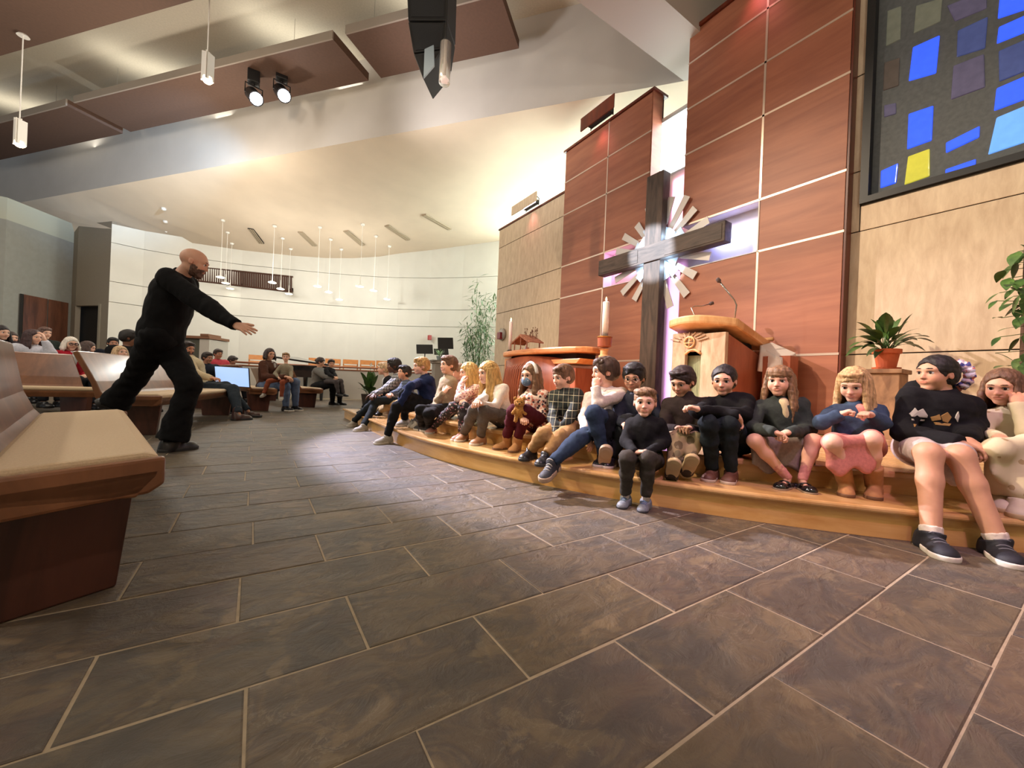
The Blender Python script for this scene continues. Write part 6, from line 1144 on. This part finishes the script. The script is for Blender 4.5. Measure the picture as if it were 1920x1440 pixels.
kid('girl in cream dotted dress at the picture edge, cheek resting on her hand', Z4p, 1.45, 2.42, (1230, 620), (1210, 420), (1180, 285), (14, 8), (1275, 395, -.15), (1150, 590, -.25), (1280, 1060, Z1, 1290, 1100), (1160, 1020, Z1, 1230, 1075), dict(skin=SK2, hair='6a4c36', style='long', fringe=.40, hlen=1.0, top=spots('cream dress', 'c9bd9c', ['a8936a'], 16, .22), skirt=spots('cream dress', 'c9bd9c', ['a8936a'], 16, .22), skirtlen=1.0, skirtdrop=.12, skirtlong=1, shoe=plain('cream flat', 'c8bca4', .6), sole=plain('tan sole', 'b59e78', .8)), el=(1330, 560, -.2), er=(1060, 560, -.05), hdl=(1268, 340, -.12), kl=(1330, 640, -.35), kr=(1150, 660, -.35), hs=.212, limb=.8, bulk=.92)
# accessories
H, hs = i9['H'], i9['hs']
MASK = spots('spotted mask', '5d7690', ['d8dce0'], 55, .3)
meshobj('face_mask', [surf([el(H(.30, 0, -.22), i9['HR'], (.17 * hs, .24 * hs, .22 * hs), .01), rc(H(.30, .2, -.12), H(0, .36, -.05), .012 * hs, .01 * hs, .004), rc(H(.30, -.2, -.12), H(0, -.36, -.05), .012 * hs, .01 * hs, .004)], .005, pad=.01)], MASK, r9)
MB().tube([H(-.02 + .10 * math.cos(a), .40 * math.cos(a), .10 + .45 * math.sin(a)) for a in np.linspace(0, math.pi, 17)], .017, 8).build('headband', plain('white headband', 'd8d4d0', .6), r9, smooth=True)
H, hs = i12['H'], i12['hs']; m = MB()
for s_ in (1, -1): m.tube([H(.435, s_ * .145 + .10 * math.cos(a), .0 + .075 * math.sin(a)) for a in np.linspace(0, 2 * math.pi, 17)], .0022, 5); m.tube([H(.425, s_ * .24, .02), H(0, s_ * .37, .02)], .0022, 5)
m.tube([H(.44, .045, .01), H(.44, -.045, .01)], .0022, 5); m.build('glasses', plain('wire frame', '9a8c80', .25, metal=.9), r12, smooth=True)
H, hs = i18['H'], i18['hs']; m = MB(); c0 = H(-.52, 0, .02)
for i in range(14):
    a = 2 * math.pi * i / 14; d = i18['HR'] @ V3(-.25, math.cos(a), math.sin(a)); m.tube([c0 + d * .05, c0 + d * .078 + UP * .004, c0 + d * .05 + i18['HR'] @ V3(-.03, 0, 0)], [.018, .028, .016], 6)
m.build('scrunchie', spots('tie dye', 'c8b0b8', ['4a4a86', 'c87060', 'd8d4dc'], 30, .45), r18, smooth=True)
def stick(o, root, polys, mat, name, lift=.004):
    me = o.data; off = np.array(root.location); bv = BVHTree.FromPolygons([tuple(np.array(v.co) + off) for v in me.vertices], [tuple(p.vertices) for p in me.polygons])
    for pl_ in polys:
        top = []; m = MB()
        for px, py in pl_:
            d = ray(px, py); hit = bv.ray_cast(Vector(EYE), Vector(unit(d)))
            if hit[0] is None: break
            top.append(np.array(hit[0]) + np.array(hit[1]) * lift)
        if len(top) == len(pl_): m.add(top + [t + unit(ray(960, 720)) * .006 for t in top], [tuple(range(len(top)))] + [(i, (i + 1) % len(top), (i + 1) % len(top) + len(top), i + len(top)) for i in range(len(top))])
        if m.v: m.build(name, mat, root)
ho = [c for c in r18.children if c.name.startswith('hoodie')][0]
zz = lambda *l: [Z4p(*p) for p in l]
stick(ho, r18, [zz((608, 445), (640, 410), (655, 430), (690, 415), (720, 455), (715, 468), (620, 462)), zz((620, 475), (700, 478), (698, 488), (622, 486)), zz((885, 470), (905, 430), (910, 460), (900, 495))], plain('print white', 'b8b4a8', .7), 'print')
stick(ho, r18, [zz((740, 465), (790, 450), (800, 480), (750, 488)), zz((800, 460), (840, 435), (862, 465), (840, 500), (812, 490)), zz((635, 510), (648, 512), (642, 528)), zz((760, 495), (860, 505), (850, 520), (770, 512))], plain('print gold', '8d6a3a', .7), 'print')
# plush bear on the masked girl's knees
bc = atd(*Z2p(240, 590), 3.52 - .33); tb_ = thing('teddy_bear', 'small golden plush bear held on the burgundy knees', 'plush toy', bc - UP * .05, None); u = UP; f_ = unit(EYE - bc) * V3(1, 1, 0); l_ = np.cross(UP, f_); I3 = np.stack([f_, l_, UP], 1); PL = plain('golden plush', 'a87638', .95, noise=.2, nscale=120, bump=.5)
hd = bc + UP * .068; meshobj('body', [surf([el(bc, I3, (.030, .034, .045)), el(hd, I3, (.040, .044, .040), .012), el(hd + f_ * .034 - UP * .010, I3, (.018, .02, .016), .006)] + [rc(bc + l_ * s_ * .025 + UP * .02, bc + l_ * s_ * .05 - UP * .015 + f_ * .02, .015, .014, .01) for s_ in (1, -1)] + [rc(bc + l_ * s_ * .018 - UP * .035, bc + l_ * s_ * .024 - UP * .075 + f_ * .012, .017, .016, .01) for s_ in (1, -1)], .004, noise=(.002, 200, 3), pad=.01)], PL, tb_)
for s_ in (1, -1):
    meshobj('ear', [surf([el(hd + l_ * s_ * .034 + UP * .034, I3, (.009, .016, .016))], .003, pad=.01)], PL, tb_); meshobj('eye', [surf([el(hd + l_ * s_ * .016 + UP * .008 + f_ * .037, I3, (.005, .005, .005))], .002, pad=.006)], plain('bead', (.01, .008, .006), .1), tb_)
meshobj('nose', [surf([el(hd + f_ * .052 - UP * .006, I3, (.005, .008, .006))], .002, pad=.006)], plain('bead', (.01, .008, .006), .1), tb_)
# --- the striding man
Dm = 3.6; mp = lambda x, y, d=0: atd(*Zmp(x, y), Dm + d); cdm = camdir(330)
fc = atz(322, 846, 0); SM = 1.86
Jm = dict(S=SM, kid=False, pel=mp(415, 665), neck=mp(545, 262), head=mp(632, 182, -.02), look=(cdm + 75, 14, 0), face=cdm + 82, chest=cdm + 70, wr=mp(893, 578, -.28), er=mp(735, 478, -.22), wl=mp(430, 620, .2), el=mp(400, 470, .28), al=fc + UP * .05 * SM, ar=mp(120, 1085, .12), kl=mp(600, 965, -.02), kr=mp(250, 925, .08), tl=atz(372, 840, 0) - fc, tr=unit(V3(.6, -.1, -.9)), hdr=mp(1000, 622, -.3) - mp(893, 578, -.28), hnr=V3(-.35, -.45, .75), hcr=.12, base=0, bulk=.92, limb=.96, flare=.05, waist=.13)
person('bald bearded man all in black striding with an outstretched hand', Jm, dict(skin='c99a82', hair=None, style='bald', beard='5a4034', brow='6a4a38', top=cloth('black shirt', '0c0c0e'), topname='shirt', topx=.018, hem=0, fold=.005, pants=cloth('black trousers man', '0a0a0c'), pantx=.018, pfold=.006, shoe=BLS, sole=plain('black sole', '2a2a2a', .6)), None)
# --- congregation
def sitter(label, px, py, D, S, look, garb, face=None, lean=0, res=1.9, group='people seated in the pews', seat=.45, **kw):
    hd_ = atd(px, py, D); fa = math.radians(face if face is not None else camdir(px) + 28); f = V3(math.cos(fa), math.sin(fa), 0); l = np.cross(UP, f); kidp = S < 1.5; hs_ = min(.222, .10 * S + .085) if kidp else .129 * S
    nk = hd_ - UP * hs_ * .62 - f * .03; tor = .285 * S; pel = nk - UP * math.sqrt(max(.01, tor ** 2 - lean ** 2)) - f * lean
    J = dict(S=S, kid=kidp, pel=pel, neck=nk, head=hd_, look=(camdir(px) - look[0], look[1], 0), face=math.degrees(fa), base=0)
    for s_, t in ((1, 'l'), (-1, 'r')):
        J['w' + t] = pel + f * .24 * S / 1.6 + l * s_ * .07 + UP * .10; J['k' + t] = pel + f * .24 * S + l * s_ * .09 + UP * .02; J['a' + t] = J['k' + t] + f * .06 - UP * min(.225 * S, max(.05, J['k' + t][2] - .05 * S)); J['t' + t] = f
    for k, v in kw.items(): J[k] = v
    return person(label, J, garb, group, res)
PB = cloth('dark trousers adult', '22242a')
def G(skin, hair, top, style='short', **k): return dict(skin=skin, hair=hair, style=style, top=top, pants=PB, shoe=BLS, **k)
sitter('dark-haired woman cut off by the picture edge behind the nearest pew', 2, 624, 6.0, 1.66, (-35, 0), G(SK3, '20161a', cloth('dark plum', '2c2228'), 'long', hlen=1.1))
sitter('person half hidden behind the woman at the picture edge', 20, 634, 6.9, 1.66, (-30, 0), G(SK3, '3a2c28', cloth('mauve', '4a3c40'), 'long', hlen=.9))
r_, i_p = sitter('brown-haired woman in white top holding a hand to her face', 62, 632, 6.1, 1.68, (-45, 4), G(SK3, '40282a', cloth('white top', 'c2c4d0'), 'long', hlen=1.3, fringe=.36), wl=atd(84, 640, 5.85), el=atd(95, 662, 5.9), hdl=V3(-.2, 0, 1))
sitter('person behind the hand-raising woman, mostly hidden', 84, 625, 7.2, 1.66, (-30, 0), G(SK3, '6a5048', cloth('dark green', '1c2420')))
r_, i_ = sitter('white-haired woman with dark glasses and red jacket', 133, 645, 6.3, 1.62, (-20, 2), G(SK3, 'd8d0c4', cloth('red jacket', 'a01a2c'), 'long', hlen=.72, hdark=.75, inner=cloth('white', 'cfd0d2')))
m = MB(); H = i_['H']
for s_ in (1, -1): m.tube([H(.44, s_ * .145 + .11 * math.cos(a), .0 + .085 * math.sin(a)) for a in np.linspace(0, 2 * math.pi, 13)], .005, 5)
m.build('glasses', BLK, r_, smooth=True)
sitter('brown-haired woman looking sideways, right of the red jacket', 165, 652, 6.9, 1.62, (-75, 8), G(SK3, '4a3630', cloth('taupe', '8a7f74'), 'long', hlen=.9))
sitter('dark-haired bearded man in dark shirt by the doorway', 212, 644, 7.8, 1.75, (-10, 0), G('b5836a', '15110f', cloth('ink shirt', '181a24'), beard='1c1512'))
sitter('blond child with headband peeking over the pew', 226, 662, 6.2, 1.25, (-30, -10), G(SK3, 'c8a880', cloth('light grey', 'a8a8a4'), 'long', hlen=.8))
sitter('dark-haired person in black partly behind the striding man', 243, 634, 6.6, 1.9, (-80, 5), G('8a6450', '1a1412', cloth('black coat', '141416'), hvol=.07))
q7 = lambda x, y, D: atd(*Z7p(x, y), D)
fc9 = atz(*Z7p(640, 1050), 0); fc9b = atz(*Z7p(690, 1030), 0)
sitter('bearded man in cream sweater and dark jeans, legs stretched into the aisle', 352, 654, 6.6, 1.8, (-35, 5), dict(skin='b98468', hair='2a1c16', beard='3a261c', top=cloth('cream sweater', 'b8a888'), pants=cloth('dark indigo jeans', '262e36'), shoe=plain('brown boot', '3c2018', .35), boot=.06, sole=plain('black sole', '2a2a2a', .6)), face=camdir(352) + 75, pel=q7(255, 750, 6.6), neck=q7(190, 470, 6.6), wr=q7(385, 655, 6.3), hdr=q7(460, 650, 6.25) - q7(385, 655, 6.3), kr=q7(590, 760, 6.3), kl=q7(520, 735, 6.5), ar=fc9 + UP * .09, al=fc9b + UP * .1 + FW * .1, tr=atz(*Z7p(830, 1040), 0) - fc9, tl=atz(*Z7p(830, 1030), 0) - fc9b, res=1.4)
sitter('person in dark jacket in the pew beyond the bearded man', 389, 671, 8.0, 1.72, (-40, 5), G('a87a62', '2a1e1a', cloth('dark blue jacket', '1a1e2a')))
sitter('person in red shirt looking over the glowing panel', 409, 664, 9.0, 1.72, (-25, 5), G('a87860', '3a2a24', cloth('red shirt', 'a83a44')))
sitter('person in dark clothes beside the red shirt, head lowered', 436, 676, 9.8, 1.68, (-60, 20), G('a87a62', '2c201c', cloth('charcoal', '26262c')))
fa, fb = atz(*Z7p(1090, 965), 0), atz(*Z7p(1180, 960), 0)
JEAN = cloth('washed jeans', '5a6a86')
sitter('mother in brown jacket and jeans holding a toddler on her lap', 506, 664, 8.0, 1.7, (-30, 6), dict(skin=SK2, hair='33221c', style='long', hlen=.72, fringe=.36, top=cloth('brown jacket', '4a2c20'), topname='jacket', inner=cloth('grey knit', '9a9490'), pants=JEAN, shoe=BLS, sole=WSOLE), face=camdir(506) + 62, pel=q7(905, 735, 8.0), neck=q7(925, 500, 8.0), kl=q7(1180, 690, 7.9), kr=q7(1090, 730, 7.7), al=fb + UP * .09, ar=fa + UP * .09, tl=RT - FW * .3, tr=RT - FW * .3, wr=q7(1080, 640, 7.55), wl=q7(1120, 650, 7.75), er=q7(900, 640, 7.7), res=1.3)
sitter('toddler in beige sweater and rust trousers on the mother\'s lap', 536, 670, 7.75, .95, (5, 0), dict(skin=SK3, hair='a08058', hvol=.02, top=cloth('beige sweater', '8d8470'), pants=cloth('rust trousers', '8a4a34'), shoe=SNK, sole=WSOLE), face=camdir(536) + 25, pel=q7(1080, 660, 7.75), neck=q7(1095, 530, 7.75), kl=q7(1060, 690, 7.45), kr=q7(930, 680, 7.55), al=q7(1050, 830, 7.5), ar=q7(880, 800, 7.5), tl=V3(-.2, -1, -.2), tr=V3(-.5, -.9, -.2), wl=q7(1140, 650, 7.6), wr=q7(1020, 640, 7.55), res=1.2)
fa, fb = atz(*Z7p(1530, 905), 0), atz(*Z7p(1600, 905), 0)
sitter('woman in grey sweater turned towards the child in black', 601, 679, 9.5, 1.66, (-70, 15), dict(skin=SK2, hair='3a2a26', style='bun', top=cloth('grey sweater', '6d6a66'), pants=BLKC, shoe=BLS), face=camdir(600) + 70, pel=q7(1390, 730, 9.5), neck=q7(1410, 560, 9.5), kl=q7(1600, 690, 9.4), kr=q7(1540, 700, 9.2), al=fb + UP * .08, ar=fa + UP * .08, tl=RT, tr=RT, wr=q7(1540, 660, 9.1), wl=q7(1560, 660, 9.3), res=1.5)
sitter('child in black top leaning on the grey-sweatered woman', 621, 682, 9.25, 1.15, (-10, 5), dict(skin=SK2, hair='2c1e1a', hvol=.03, top=BLKC, pants=cloth('dusk trousers', '4a4444'), shoe=BLS), face=camdir(620) + 50, pel=q7(1500, 680, 9.25), neck=q7(1505, 560, 9.25), kl=q7(1610, 680, 9.0), kr=q7(1570, 690, 8.9), al=q7(1640, 800, 9.0), ar=q7(1590, 800, 8.9), wl=q7(1570, 640, 9.0), wr=q7(1550, 640, 8.95), res=1.4)
for _o in bpy.data.objects:
    for _k in ('_w', '_hs'):
        if _k in _o: del _o[_k]
